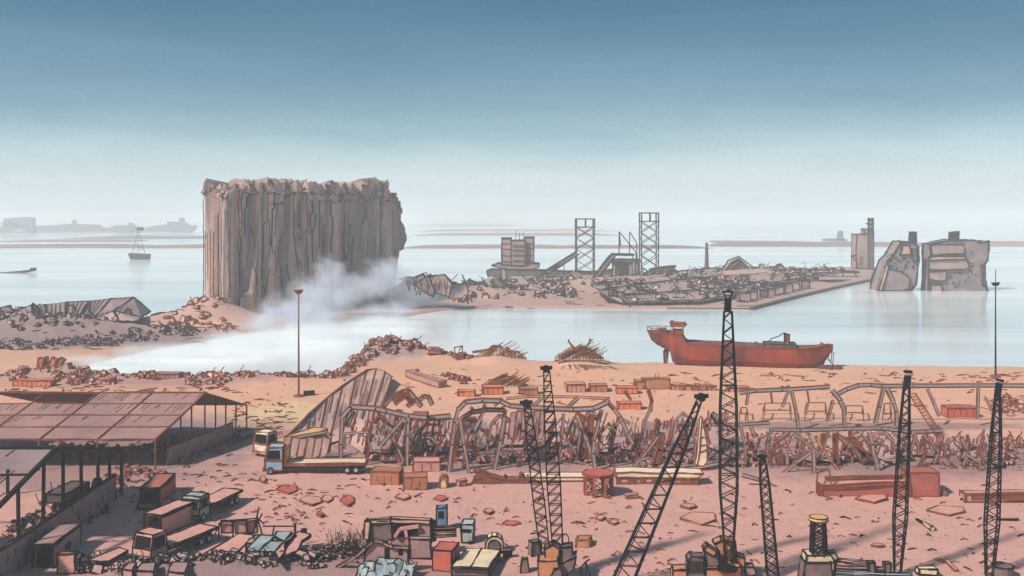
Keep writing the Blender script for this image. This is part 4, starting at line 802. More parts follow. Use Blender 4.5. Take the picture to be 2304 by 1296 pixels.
# scrap heaps on the shore line
def scrapheap(name, label, cx, cy, hw, hh, n, m, ink, extra=None):
    mb = MB(); p0 = G(cx, cy); u = p0.y/F
    V = []; k_ = 15
    for i in range(k_):
        f = i/(k_-1)*2-1; V.append((f*hw*u, hh*u*max(.08, (1-f*f)**.8*(.75+.4*random.random()))))
    for a, b_ in zip(V, V[1:]):
        for s in (-1, 1): mb.add([p0+Vector((a[0], 0, a[1])), p0+Vector((b_[0], 0, b_[1])), p0+Vector((b_[0], s*hw*u*.35, -.2)), p0+Vector((a[0], s*hw*u*.35, -.2))], [(0, 1, 2, 3)], m)
    for i in range(n):
        f = random.uniform(-.95, .75); z = hh*u*(1-f*f)**.8*random.uniform(.1, .9); a = p0+Vector((f*hw*u, -hw*u*.36*(1-z/(hh*u)), z)); L_ = random.uniform(.25, .5)*hw*u; mb.bar(a, a+Vector((L_, .2, L_*.62)), .11, ink)
    mb.inked(.09, ink)
    if extra: extra(mb, p0, u)
    return single(mb, name, label, 'scrap')
def ex1(mb, p0, u):
    for k in range(10): a = math.pi*k/9; q = p0+Vector(((-12+math.cos(a)*14)*u, -.3, (16+math.sin(a)*14)*u)); q2 = p0+Vector(((-12+math.cos(a+.35)*14)*u, -.3, (16+math.sin(a+.35)*14)*u)); mb.bar(q, q2, .3, 'ink_ochre'); mb.bar(q, p0+Vector((-16*u+k*2*u, -.5, 2*u)), .14, 'ink_ochre')
    mb.bar(p0+Vector((-62*u, 0, 14*u)), p0+Vector((-22*u, 0, 20*u)), .6, 'ink_ochre'); mb.bar(p0+Vector((-60*u, 0, 4*u)), p0+Vector((-20*u, 0, 12*u)), .4, 'ink_ochre')
scrapheap('scrap_heap', 'ochre brown scrap heap with an arched frame at the water edge', 1125, 808, 58, 26, 40, 'rubble_pink', 'ink_ochre', ex1)
def ex2(mb, p0, u):
    for pts in ([(-12, 20), (-22, 36), (-24, 44)], [(12, 20), (22, 34), (24, 46)], [(-6, 18), (-4, 26), (8, 30)], [(18, 32), (30, 44)], [(4, 18), (14, 30)], [(-10, 25), (-26, 40)]): mb.line([p0+Vector((x*u, -.5, z*u)) for x, z in pts], .3, 'ink_ochre')
    for k in range(50): x = random.uniform(-50, 55); mb.bar(p0+Vector((x*u, -4, .05)), p0+Vector(((x+x*.25+random.uniform(-3, 3))*u, -6-random.random()*3, random.uniform(.1, .6))), .09, 'ink_ochre')
scrapheap('scrap_heap', 'spiky scrap heap with two antler like girders at the water edge', 1303, 822, 54, 26, 70, 'rubble_mauve', 'ink_ochre', ex2)
scrapheap('scrap_heap', 'low greenish grey heap of hatched sheets behind the orange containers', 1136, 868, 50, 22, 60, 'steel_blue', 'ink_ochre')
mb = MB(); mb.bar(G(920, 850)+Vector((0, 0, 1.0)), G(996, 872)+Vector((0, 0, .6)), 1.6, 'cont_mauve', True, h=1.2); mb.inked(.1, 'ink_ochre'); single(mb, 'concrete_beam', 'long tilted beam slab lying on the sand right of the ribbed roof', 'beam')
mb = MB(); p = G(975, 806); mb.box(p+Vector((0, 0, .5)), (3.2, 2, 1.0), 'cont_pink', rz=.4, jit=.2); mb.box(p+Vector((.2, 0, 1.2)), (2.2, 1.8, .5), 'cont_pink', rz=.4, jit=.1); mb.inked(.09, 'ink_ochre'); single(mb, 'small_boat', 'small overturned pink boat on the shore left of the brown scrap', 'boat')
mb = MB(); 
for pts in ([(1032, 790), (1040, 778), (1042, 812)], [(1040, 778), (1022, 782), (1026, 808)], [(1036, 806), (1046, 828)]): mb.line([Pd(x, y, D(812)) for x, y in pts], .28, 'ink_ochre')
single(mb, 'scrap_arch', 'bent upright brown frame left of the arched scrap heap', 'frame')
# dark debris by the lamp mast
mb = MB(); mb.tube([G(695, 890)+Vector((-.9, 0, .4)), G(695, 890)+Vector((.9, .5, .4))], .45, 'steel_rust', 9, True); mb.inked(.1, 'ink'); single(mb, 'drum', 'rusty drum lying just right of the lamp mast foot', 'drum')

def lampmast(px, ytop, ybase, m, label, head):
    p = G(px, ybase); p.z = max(p.z, -.8); u = p.y/F; h = (ybase-ytop)*u; t = thing('lamp_mast', label, 'lamp mast', p)
    mb = MB(); mb.tube([p, p+Vector((0, 0, h))], [.22, .11], m, 8); mb.build('pole', t)
    mb = MB(); q = p+Vector((0, 0, h)); mb.tube([q-Vector((0, 0, .3)), q+Vector((0, 0, .25))], [.5, .9], m, 10); mb.bar(q+Vector((-.9, 0, .3)), q+Vector((.9, 0, .4)), .18, m); mb.build('lamp_head', t)
    mb = MB(); mb.tube([p, p+Vector((0, 0, .4))], [1.1, .8], 'steel_rust', 10); mb.build('base', t)
    if head: mb = MB(); mb.bar(q, q+Vector((0, 0, head*u)), .12, m); mb.build('antenna', t)
lampmast(672, 657, 893, 'steel_rust', 'tall thin rust red lamp mast standing left of the ribbed roof', 0)
lampmast(2240, 640, 848, 'ink', 'tall thin black mast with a disc near its tip at the right shore', 34)

# ---------------------------------------------------------------- the left halls: steel skeleton under a torn roof
def hall(name, label, ridge_l, gable_x, d_front, d_apex, d_back, eave, apex, ink, sheet, purlins, posts, slats, half_wall, inkw, gone=.3, skew=0.0):
    t = thing(name, label, 'hall', (gable_x, d_front, 0))
    sk = lambda y: skew*(y-d_front)/(d_back-d_front)
    xl = ridge_l; E1 = Vector((gable_x, d_front, eave)); A = Vector((gable_x, d_apex, apex)); E2 = Vector((gable_x, d_back, eave)); A_ = A+Vector((sk(d_apex), 0, 0)); E2_ = E2+Vector((skew, 0, 0))
    def roofp(x, f, front=True): e = E1 if front else E2; q = A.lerp(e, f); return Vector((x+skew*(q.y-d_front)/(d_back-d_front), q.y, q.z))
    xs = [xl+(gable_x-xl)*i/6 for i in range(7)]
    for i in range(6):
        mb = MB(); a, b_ = xs[i], xs[i+1]; 
        rows_ = [0, .25, .5, .75, 1]
        for r0, r1 in zip(rows_, rows_[1:]):
            if random.random() < gone and i > 0: continue
            mb.add([roofp(a, r0), roofp(b_, r0), roofp(b_, r1), roofp(a, r1)], [(0, 1, 2, 3)], sheet, False)
        k = int(abs(b_-a)/.5)
        for j in range(k):
            x = a+(b_-a)*(j+.5)/k+random.uniform(-.2, .2); r0 = random.choice([0, .25, .5]); L_ = random.uniform(.08, .2); mb.bar(roofp(x, r0+.02)+Vector((0, 0, .04)), roofp(x-.2, r0+L_)+Vector((0, 0, .04)), inkw*.4, ink)
        mb.build('roof_panel', t)
        if random.random() < gone*1.6: continue
        mb = MB(); mb.add([roofp(a, 0, False), roofp(b_, 0, False), roofp(b_, 1, False), roofp(a, 1, False)], [(3, 2, 1, 0)], sheet, False); mb.build('roof_panel', t)
        pass
    for i in range(6):
        a, b_ = xs[i], xs[i+1]
        mb = MB(); mb.line([roofp(b_, 0)+Vector((0, 0, .1)), roofp(b_, .5)+Vector((0, 0, .02)), roofp(b_, 1)+Vector((0, 0, .1))], inkw*1.3, ink); mb.build('rafter', t)
    for f in purlins:
        mb = MB(); q = [roofp(x+random.uniform(-.4, .4), f)+Vector((0, 0, .08+random.uniform(-.05, .08))) for x in np.linspace(xl, gable_x, 14)]; mb.line(q, inkw*(1.7 if f == 0 else 1.0), ink); mb.build('purlin', t)
    mb = MB(); mb.line([A_, E1], inkw*1.9, ink); mb.build('gable_rafter', t); mb = MB(); mb.line([A_, E2_], inkw*1.6, ink); mb.build('gable_rafter', t)
    for i, x in enumerate(xs[:-1]+[gable_x]):
        mb = MB(); mb.bar((x, d_front, -.2), (x, d_front, eave), inkw*1.5, ink); mb.build('column', t)
        if i % 2 == 0: mb = MB(); mb.bar((x+skew, d_back, -.2), (x+skew, d_back, eave), inkw*1.5, ink); mb.build('column', t)
    for f in posts:
        y = d_front+(d_back-d_front)*f; z = eave+(apex-eave)*(1-abs(y-d_apex)/max(d_apex-d_front, d_back-d_apex)); mb = MB(); mb.bar((gable_x+sk(y), y, -.2), (gable_x+sk(y)+random.uniform(-.1, .1), y, z), inkw*1.4, ink); mb.build('gable_post', t)
    if half_wall:
        hw, f0, f1 = half_wall; y0, y1 = d_front+(d_back-d_front)*f0, d_front+(d_back-d_front)*f1; mb = MB(); mb.plate([(gable_x+.1+sk(y0), y0, 0), (gable_x+.1+sk(y1), y1, 0), (gable_x+.1+sk(y1), y1, hw), (gable_x+.1+sk(y0), y0, hw)], (.2, 0, 0), 'cont_mauve'); mb.inked(inkw*.5, ink)
        for k in range(44): y = random.uniform(y0, y1); z = random.uniform(.3, hw-.3); mb.bar((gable_x+.33+sk(y), y, z), (gable_x+.33+sk(y), y+random.uniform(-.3, .3), z-random.uniform(.3, .9)), inkw*.3, ink)
        mb.build('low_wall', t)
    return t
hall('wrecked_hall', 'rust brown hall skeleton with a hatched grid roof, behind the black framed hall', -95, -48, 134, 146.5, 158.7, 4.1, 8.2, 'ink_rust', 'roof_dust', [0, .25, .5, .75, 1], [.12, .25, .36, .5, .62, .74, .86], 1, (2.4, .1, .8), .13, .12, 5.7)
hall('wrecked_hall', 'black framed open hall with grey hatched roof at the lower left corner', -90, -48, 87, 104.7, 122.4, 5.6, 9.7, 'ink', 'sheet_mauve', [0, .33, .66, 1], [.13, .28, .42, .55, .68, .8, .9], 1, (3.0, 0, .93), .2, .55)
rubble('rubble_heap', 'mauve rubble filling the gap between the two left halls', [(300, 1060, 40, 14), (260, 1080, 30, 14), (340, 1070, 40, 10), (400, 1040, 50, 14), (470, 1010, 40, 14), (520, 990, 25, 12)], 130, .2, .6, ['rubble_mauve', 'cont_mauve'], px=1.6, sticks=50)
rubble('rubble_heap', 'dark rubble lying inside the black framed hall', [(150, 1130, 60, 30), (100, 1180, 50, 30), (200, 1120, 40, 16), (60, 1200, 40, 40)], 120, .25, .8, ['rubble_mauve', 'ruin_dark'], 'ink', px=1.8, sticks=40)
rubble('rubble_heap', 'brown rubble lying inside the rust framed hall', [(200, 1015, 180, 18), (400, 1010, 60, 26)], 150, .25, .8, ['rubble_mauve', 'rubble_pink'], px=1.8, sticks=40)
rubble('rubble_heap', 'small broken heap at the foot of the black hall wall', [(235, 1140, 14, 22), (200, 1170, 14, 10), (160, 1200, 20, 12), (245, 1115, 12, 12)], 60, .12, .4, ['rubble_mauve', 'ruin_dark'], 'ink', px=1.6, sticks=60)
mb = MB(); a = P(88, 1150); mb.box(a+Vector((2, 3, 1.4)), (2.2, 5.5, 1.0), 'ruin_dark', rz=-.1); mb.tube([a+Vector((4, 6, 1.2)), a+Vector((4.4, 6, 1.2))], 1.0, 'ink', 12, True); mb.inked(.09, 'ink'); single(mb, 'wrecked_trailer', 'dark wrecked trailer with a big wheel inside the black framed hall', 'trailer')

# ---------------------------------------------------------------- ribbed roof fallen on its side
t = thing('ribbed_roof', 'fallen pink ribbed roof slope rising from the lorries towards the shore', 'roof', P(720, 960))
top = [P(x, y, z) for x, y, z in [(638, 990, .5), (668, 962, 1.0), (695, 935, 1.4), (735, 895, 1.8), (770, 868, 2.0), (800, 850, 2.2), (825, 834, 2.2), (846, 829, 2.2), (866, 836, 2.0), (882, 849, 1.6)]]
bot = [P(x, y, .25) for x, y in [(655, 1010), (672, 1012), (690, 1010), (712, 1004), (738, 998), (765, 990), (788, 982), (805, 975), (825, 962), (850, 940)]]
for j in range(9):
    mb = MB(); K = 5; V = []
    for i in range(K+1):
        for q in (0, 1):
            v = top[j+q].lerp(bot[j+q], i/K); sg = math.sin(math.pi*i/K)*(.9 if j < 6 else .4); v.z = v.z*(1-.0)+(-sg if i not in (0, K) else 0)*.35; V.append(v)
    mb.add(V, [(2*i, 2*i+1, 2*i+3, 2*i+2) for i in range(K)], 'sheet_pale', False)
    for k in range(5):
        f = (k+.7)/4; i0 = random.randint(0, 2); f = random.random(); mb.bar(V[2*i0].lerp(V[2*i0+1], f)+Vector((0, -.15, .15)), V[2*i0+4].lerp(V[2*i0+5], f)+Vector((0, -.15, .15)), .06, 'ink_rust')
    mb.build('roof_sheet', t)
    mb = MB(); mb.line([V[2*i+1]+Vector((0, -.1, .12)) for i in range(K+1)], .15, 'ink_rust'); mb.build('rib', t)
mb = MB(); mb.line([p+Vector((random.uniform(-.2, .2), 0, random.uniform(-.2, .2)+.1)) for p in top], .28, 'ink_rust'); mb.build('ridge_beam', t)

# ---------------------------------------------------------------- the central wrecked hall
t = thing('wrecked_hall', 'long burnt out central hall, a tangle of bent grey girders and rusty struts', 'hall', P(1150, 1062))
def girder(nm, pts, d, wpx, m='steel_blue', ink='ink_rust', par=None, jd=.0, dk=.7):
    mb = MB(); u = d/F; q = [Pd(x, y, d+random.uniform(-jd, jd)) for x, y in pts]; wd = wpx*u
    for a, b_ in zip(q, q[1:]): dd_ = (b_-a).normalized()*wd*.2; mb.bar(a-dd_, b_+dd_, wd, m, False, h=wd*dk)
    # outline strokes along both edges of the girder
    for s in (-1, 1):
        o = []
        for i, p in enumerate(q):
            dr = (q[min(i+1, len(q)-1)]-q[max(i-1, 0)]).normalized(); sd_ = dr.cross(Vector((0, 1, 0)))
            if sd_.length < .1: sd_ = Vector((1, 0, 0))
            o.append(p+sd_.normalized()*wd*.5*s+Vector((random.uniform(-.04, .04), -wd*.1, random.uniform(-.04, .04))))
        for a, b_ in zip(o, o[1:]): mb.bar(a, b_, ir(d, 3.0)*1.2, ink, h=wd*.75)
    mb.build(nm, par or t); return q
dC = 136
CG = [('roof_girder', [(787, 915), (845, 919), (870, 925), (920, 936), (964, 940), (1014, 936)], 137, 9), ('column', [(790, 915), (770, 939), (767, 1000), (766, 1052)], 137, 9), ('brace', [(796, 925), (782, 960)], 137.4, 7),
      ('door_frame', [(775, 1010), (777, 976), (828, 972), (831, 1003)], 136, 5), ('brace', [(909, 941), (880, 975), (856, 1003)], 136.6, 7), ('column', [(918, 936), (917, 980), (916, 1050)], 137, 9),
      ('arch', [(1008, 1066), (1016, 1000), (1023, 950), (1031, 922), (1048, 905), (1085, 901), (1125, 902), (1147, 913), (1190, 916), (1233, 919), (1290, 921), (1336, 919), (1366, 905)], 133, 9),
      ('column', [(1034, 940), (1044, 1000), (1056, 1068)], 132.6, 8), ('arch_brace', [(1034, 944), (1060, 928), (1095, 922), (1136, 923)], 134, 8), ('brace', [(1092, 908), (1080, 945), (1064, 975)], 134, 8), ('brace', [(1058, 915), (1068, 925)], 134, 5),
      ('column', [(1136, 922), (1126, 990), (1112, 1056)], 134.5, 9), ('wheel_arc', [(931, 1008), (940, 988), (955, 983), (970, 985), (985, 998), (994, 1017), (1006, 992)], 138, 5),
      ('column', [(1268, 930), (1264, 980), (1259, 1020)], 137, 6), ('brace', [(1300, 938), (1320, 990), (1334, 1040)], 135.5, 8), ('column', [(1353, 922), (1336, 990), (1334, 1020), (1338, 1052)], 134, 9),
      ('roof_girder', [(1366, 905), (1380, 918), (1395, 938), (1412, 975), (1424, 998)], 133.5, 7), ('brace', [(1480, 983), (1455, 1018), (1424, 1052)], 134, 6), ('brace', [(1448, 1052), (1440, 1034), (1462, 1030), (1474, 1044)], 133.5, 6), ('brace', [(1467, 912), (1452, 945), (1446, 960)], 141, 5), ('brace', [(1290, 945), (1277, 975), (1272, 995)], 138, 5),
      ('hoop', [(868, 990), (868, 968), (845, 966)], 138.5, 5), ('hoop', [(655, 1010), (652, 986), (735, 972), (744, 985), (740, 1018)], 141, 6), ('hoop', [(700, 1020), (705, 1000), (716, 1018)], 140.5, 4)]
for a in CG: girder(a[0], a[1], a[2], a[3]*.82)
for a in [('trunk_column', [(1330, 935), (1327, 975), (1322, 1030)], 136, 12), ('brace', [(1300, 930), (1318, 943), (1328, 950)], 136, 5), ('brace', [(1352, 930), (1338, 944)], 136, 5), ('leaning_column', [(1491, 980), (1484, 1012), (1474, 1045), (1470, 1070)], 133, 12), ('roof_post', [(1459, 878), (1466, 900), (1463, 925)], 142, 6), ('brace', [(1014, 1055), (1028, 1000), (1034, 950)], 134, 7), ('brace', [(1420, 900), (1405, 880)], 143, 4)]:
    girder(a[0], a[1], a[2], a[3], 'steel_rust')
random.seed(91)
def fallen(x0, x1, yt, yb, step, zt, par):
    x = x0
    while x < x1:
        w_ = step*random.uniform(.7, 1.3); t0, t1 = yt+random.uniform(-8, 8), yt+random.uniform(-8, 8); b0, b1 = yb+random.uniform(-14, 14), yb+random.uniform(-14, 14); z = zt*random.uniform(.7, 1.2)
        A, B, Cc, Dd = P(x, t0, z), P(x+w_*.93, t1, z*random.uniform(.8, 1.1)), P(x+w_*.9-10, b1, .5), P(x-14, b0, .5); m_ = random.choice(['rubble_mauve', 'rubble_mauve', 'cont_mauve', 'rubble_pink', 'cont_mauve', 'roof_dust']); mb = MB(); K = 4; V = []
        for i in range(K+1):
            f = i/K; sg = Vector((0, 0, -math.sin(math.pi*f)*.45)); V += [A.lerp(Dd, f)+sg, B.lerp(Cc, f)+sg*random.uniform(.5, 1.3)]
        mb.add(V, [(2*i, 2*i+1, 2*i+3, 2*i+2) for i in range(K)], m_, False)
        for s in (0, 1): mb.line([V[2*i+s]+Vector((0, -.05, .08)) for i in range(K+1)], random.uniform(.12, .26), random.choice(['ink_rust', 'steel_rust']))
        for q in range(4): f = random.random(); i0 = random.randint(0, 2); mb.line([V[2*i0].lerp(V[2*i0+1], f)+Vector((0, -.05, .1)), V[2*i0+2].lerp(V[2*i0+3], f)+Vector((0, -.05, .1))], .1, 'ink_rust')
        mb.build('fallen_sheet', par); x += w_*random.uniform(1.0, 1.35)
fallen(800, 1625, 945, 1008, 42, 2.6, t)
for k in range(26):
    x = random.uniform(800, 1610); y = random.uniform(925, 965); d = 137+random.uniform(-2, 6); g0 = HY+H*F/d; q = [(x, y), (x+random.uniform(-14, 14), (y+g0)/2), (x+random.uniform(-34, 34), g0)] if k % 2 else [(x-30, g0), (x-18, y+20), (x, y), (x+random.uniform(14, 40), y+random.uniform(-6, 30))]
    girder('bent_strut', q, d, random.uniform(3, 5.5), random.choice(['steel_blue', 'steel_rust', 'ruin_mauve']))
back = [(1139, 897), (1189, 892), (1300, 893), (1372, 897)]; girder('back_rail', back, 146, 4, 'rubble_peach')
for a, b_ in (((1219, 895), (1200, 914)), ((1300, 895), (1278, 916)), ((1130, 896), (1112, 912)), ((1372, 898), (1345, 914))): girder('roof_slat', [a, b_], 142, 5)
# hanging sheets and struts below the roof line
for k in range(34):
    x = random.choice([random.uniform(800, 1005), random.uniform(1140, 1440), random.uniform(1250, 1600)]); y = random.uniform(925, 960); L_ = random.uniform(20, 60)
    mb = MB(); q = [(x, y), (x-L_*.15+random.uniform(-6, 6), y+L_*.5), (x-L_*.3+random.uniform(-8, 8), y+L_)]; mb.line([Pd(a, b_, 138+random.uniform(-2, 4)) for a, b_ in q], random.uniform(.1, .3), random.choice(['ink_rust', 'ink_rust', 'steel_rust', 'steel_blue'])); mb.build('hanging_strip', t)
for i, (x0, x1, y0, y1) in enumerate([(830, 905, 925, 975), (925, 1005, 945, 995), (640, 745, 985, 1030), (1150, 1230, 925, 990), (1600, 1640, 930, 960)]):
    mb = MB(); n_ = 6; dS = 142-(i == 2)*2
    for j in range(n_):
        a, b_ = x0+(x1-x0)*j/n_, x0+(x1-x0)*(j+.9)/n_; mb.plate([Pd(a, y0+random.uniform(-4, 4), dS), Pd(b_, y0+random.uniform(-4, 4), dS), Pd(b_-8, y1+random.uniform(-8, 8), dS-.8), Pd(a-8, y1+random.uniform(-8, 8), dS-.8)], (0, .15, 0), 'rubble_mauve' if j % 2 else 'cont_mauve')
    mb.inked(.06, 'ink_rust'); mb.build('wall_sheet', t)
rubble('rubble_heap', 'tangled rusty debris heaped inside the central hall', [(880, 1035, 60, 16), (960, 1035, 60, 16), (1060, 1040, 60, 14), (1160, 1040, 60, 14), (1260, 1035, 60, 16), (1350, 1035, 60, 16), (1440, 1035, 60, 16), (1550, 1035, 70, 16), (1100, 1010, 300, 12), (1400, 1010, 200, 12)], 230, .25, .8, ['rubble_mauve', 'rubble_pink', 'cont_mauve'], px=1.2, sticks=90, pile=.6)
mb = MB()
for k in range(320):
    x = random.uniform(800, 1630); y = random.uniform(935, 1050); d = 139+random.uniform(-3, 8); L_ = random.uniform(8, 34); s = random.choice([-1, 1])
    q = [(x, y)]; 
    for i in range(3): q.append((q[-1][0]+s*L_*random.uniform(-.1, .35), q[-1][1]+L_*random.uniform(.15, .45)))
    q = [Pd(a, min(b_, 490+H*F/d), d) for a, b_ in q]; mb.line(q, random.uniform(.09, .2), random.choice(['ink_rust', 'steel_rust']))
    if k >= 100: continue
o = mb.build('rod_tangle', t); o['kind'] = 'stuff'
mb = MB(); q = [(1578, 945), (1584, 975), (1586, 1010), (1592, 1046)]; d = 133.5
mb.plate([Pd(1579, 940, d), Pd(1572, 1030, d), Pd(1568, 1047, d), Pd(1583, 1049, d), Pd(1591, 1040, d), Pd(1590, 1000, d), Pd(1584, 960, d)], (0, 1.0, 0), 'chalk')
for a, b_ in (((1576, 963), (1585, 957)), ((1575, 985), (1585, 983)), ((1575, 1003), (1587, 1000)), ((1573, 1018), (1590, 1012))): mb.bar(Pd(*a, d-.05), Pd(*b_, d-.05), .12, 'ink_rust')
mb.inked(.08, 'ink_rust'); single(mb, 'broken_column', 'pale tapering broken column standing in the rubble left of the tallest mast', 'column')
mb = MB()
for pts in ([(864, 910), (884, 892), (908, 880), (918, 878), (934, 896), (948, 914)], [(900, 884), (926, 900), (918, 914)], [(944, 900), (952, 892), (964, 893), (972, 910)], [(884, 900), (902, 886)], [(890, 908), (914, 888), (930, 910)]): q = [Pd(x, y, 166) for x, y in pts]; mb.line(q, .55, 'steel_blue', True)
mb.inked(.1, 'ink_rust', ang=60); single(mb, 'girder_wreck', 'crumpled grey girder wreck behind the top edge of the central hall', 'girder')

# ---------------------------------------------------------------- the right wrecked hall
t = thing('wrecked_hall', 'roofless right hall with long grey rails, leaning posts and a fallen ladder', 'hall', P(1950, 1075))
RG = [('rail', [(1664, 884), (1700, 879), (1760, 877), (1867, 870)], 165, 7), ('rail', [(1883, 887), (1905, 876), (1931, 867), (1960, 866), (1983, 869), (2053, 868), (2200, 867), (2420, 868)], 164, 7),
      ('post', [(1872, 878), (1890, 900), (1898, 920), (1900, 966)], 160, 8), ('post', [(1874, 900), (1866, 930), (1861, 948)], 162, 6), ('post', [(1987, 876), (1978, 915), (1969, 952)], 163, 9), ('post', [(1997, 876), (2010, 905), (2016, 925), (2017, 958)], 161, 8),
      ('post', [(1775, 878), (1766, 900), (1760, 916)], 164, 5), ('post', [(1781, 878), (1790, 920), (1797, 966)], 160, 7), ('post', [(1684, 882), (1679, 911)], 164, 6), ('post', [(1734, 880), (1738, 908)], 164, 3), ('post', [(1816, 878), (1820, 905), (1811, 932)], 164, 3), ('post', [(2086, 874), (2100, 905), (2113, 936)], 163, 5), ('post', [(2201, 872), (2199, 942)], 163, 6), ('post', [(2216, 892), (2232, 925)], 163, 4),
      ('rail', [(1600, 955), (1664, 955), (1731, 951)], 148, 6), ('rail', [(1738, 966), (1800, 968), (1900, 965), (1983, 963), (2050, 972), (2100, 970), (2122, 968)], 147, 7), ('post', [(1956, 972), (1962, 1000), (1964, 1017), (1972, 1040), (1974, 1075)], 134, 9), ('post', [(1994, 976), (2008, 992), (2007, 1022)], 138, 6),
      ('post', [(1736, 962), (1728, 990), (1724, 1020)], 140, 7), ('post', [(1666, 958), (1675, 1000), (1677, 1045)], 137, 6), ('post', [(1690, 960), (1698, 985)], 140, 6), ('brace', [(1752, 1075), (1790, 1042), (1828, 1016)], 133, 6), ('post', [(1830, 1016), (1831, 1068)], 132.5, 8), ('brace', [(1783, 975), (1810, 992), (1838, 1018)], 135, 6), ('brace', [(1742, 995), (1772, 972)], 138, 5), ('post', [(2054, 975), (2066, 1000), (2066, 1020)], 140, 6), ('post', [(2080, 980), (2092, 1000), (2100, 1020)], 140, 5), ('brace', [(1670, 1068), (1705, 1078), (1768, 1108)], 126, 7), ('frame', [(2170, 1020), (2204, 1040), (2205, 1080)], 134, 5)]
for a in RG: girder(a[0], a[1], a[2], a[3]*.85)
fallen(1650, 2280, 985, 1035, 46, 1.8, t)
for k in range(24):
    x = random.uniform(1650, 2290); y = random.uniform(965, 1000); d = 137+random.uniform(-2, 6); g0 = HY+H*F/d; q = [(x, y), (x+random.uniform(-14, 14), (y+g0)/2), (x+random.uniform(-40, 40), g0)]
    girder('bent_strut', q, d, random.uniform(3, 5.5), random.choice(['steel_blue', 'steel_rust', 'ruin_mauve']))
def ladder(A, B, wv, n, t, m='ink_rust'):
    mb = MB(); s = Vector((wv, 0, 0)); mb.bar(A, B, .18, m); mb.bar(A+s, B+s, .18, m)
    for k in range(n): mb.bar(A.lerp(B, k/n), A.lerp(B, (k+1)/n)+s, .09, m); mb.bar(A.lerp(B, k/n)+s, A.lerp(B, (k+.4)/n), .09, m)
    mb.build('fallen_ladder', t)
ladder(Pd(2044, 884, 160), Pd(2108, 985, 150), 1.1, 14, t)
for (x0, x1, y0, y1) in [(1717, 1777, 907, 923), (1811, 1857, 906, 925), (1664, 1680, 917, 930), (1900, 1940, 913, 928), (1986, 2003, 908, 930), (1575, 1610, 918, 930)]:
    q = [Pd(x0+4, y0, 172), Pd(x1, y0, 172), Pd(x1+3, y1, 166), Pd(x0, y1, 166)]
    if x0 > 1640: mb = MB(); [mb.bar(a, b_, .16, 'ink_rust') for a, b_ in zip(q, q[1:]+q[:1])]; [mb.bar(a, Vector((a.x, a.y, -.1)), .14, 'ink_rust') for a in q]; mb.build('low_frame', t)
for (pts, m_) in [([(1877, 975), (1890, 978), (1962, 1032), (1940, 1040)], 'sheet_mauve'), ([(1875, 978), (1886, 980), (1886, 1030), (1876, 1066)], 'steel_rust'), ([(1905, 985), (1925, 985), (1956, 1028), (1948, 1034)], 'steel_rust'), ([(1735, 1030), (1745, 1008), (1756, 1002), (1770, 1008), (1776, 1045), (1736, 1048)], 'rubble_mauve'), ([(2110, 1030), (2150, 1022), (2168, 1050), (2165, 1086), (2130, 1086)], 'cont_mauve'), ([(2130, 1065), (2164, 1050), (2167, 1086), (2130, 1086)], 'yellow')]:
    mb = MB(); mb.plate([Pd(x, y, 136.5) for x, y in pts], (0, .3, 0), m_); mb.inked(.07, 'ink_rust'); mb.build('torn_sheet', t)
mb = MB(); mb.plate([Pd(x, y, 136.2) for x, y in [(1746, 1020), (1763, 1020), (1763, 1045), (1746, 1045)]], (0, .2, 0), 'steel_rust'); mb.build('doorway', t)
mb = MB(); mb.line([Pd(x, y, 134) for x, y in [(1836, 982), (1850, 1010), (1872, 1040), (1895, 1068)]], .28, 'yellow', True); mb.inked(.06, 'ink_rust', ang=60); mb.build('yellow_strut', t)
mb = MB()
for k in range(320):
    x = random.uniform(1640, 2300); y = random.uniform(968, 1070); d = 138+random.uniform(-4, 8); L_ = random.uniform(8, 34); s = random.choice([-1, 1])
    q = [(x, y)]
    for i in range(3): q.append((q[-1][0]+s*L_*random.uniform(-.05, .4), q[-1][1]+L_*random.uniform(.05, .4)))
    mb.line([Pd(a, min(b_, 490+H*F/d), d) for a, b_ in q], random.uniform(.09, .2), random.choice(['ink_rust', 'steel_rust']))
o = mb.build('rod_tangle', t); o['kind'] = 'stuff'
rubble('rubble_heap', 'tangled rusty debris heaped inside the right hall', [(1680, 1035, 50, 18), (1780, 1030, 70, 18), (1880, 1030, 60, 16), (2000, 1025, 70, 18), (2100, 1020, 70, 22), (2200, 1030, 80, 26), (2270, 1020, 60, 36), (1900, 980, 250, 8)], 190, .25, .8, ['rubble_mauve', 'rubble_pink', 'cont_mauve'], px=1.2, sticks=80, pile=.5)
rubble('rubble_heap', 'spread of thin bent sheets at the right edge under the rail', [(2270, 915, 40, 24)], 30, .3, .9, ['rubble_pink'], px=2, sticks=50)
random.seed(31)
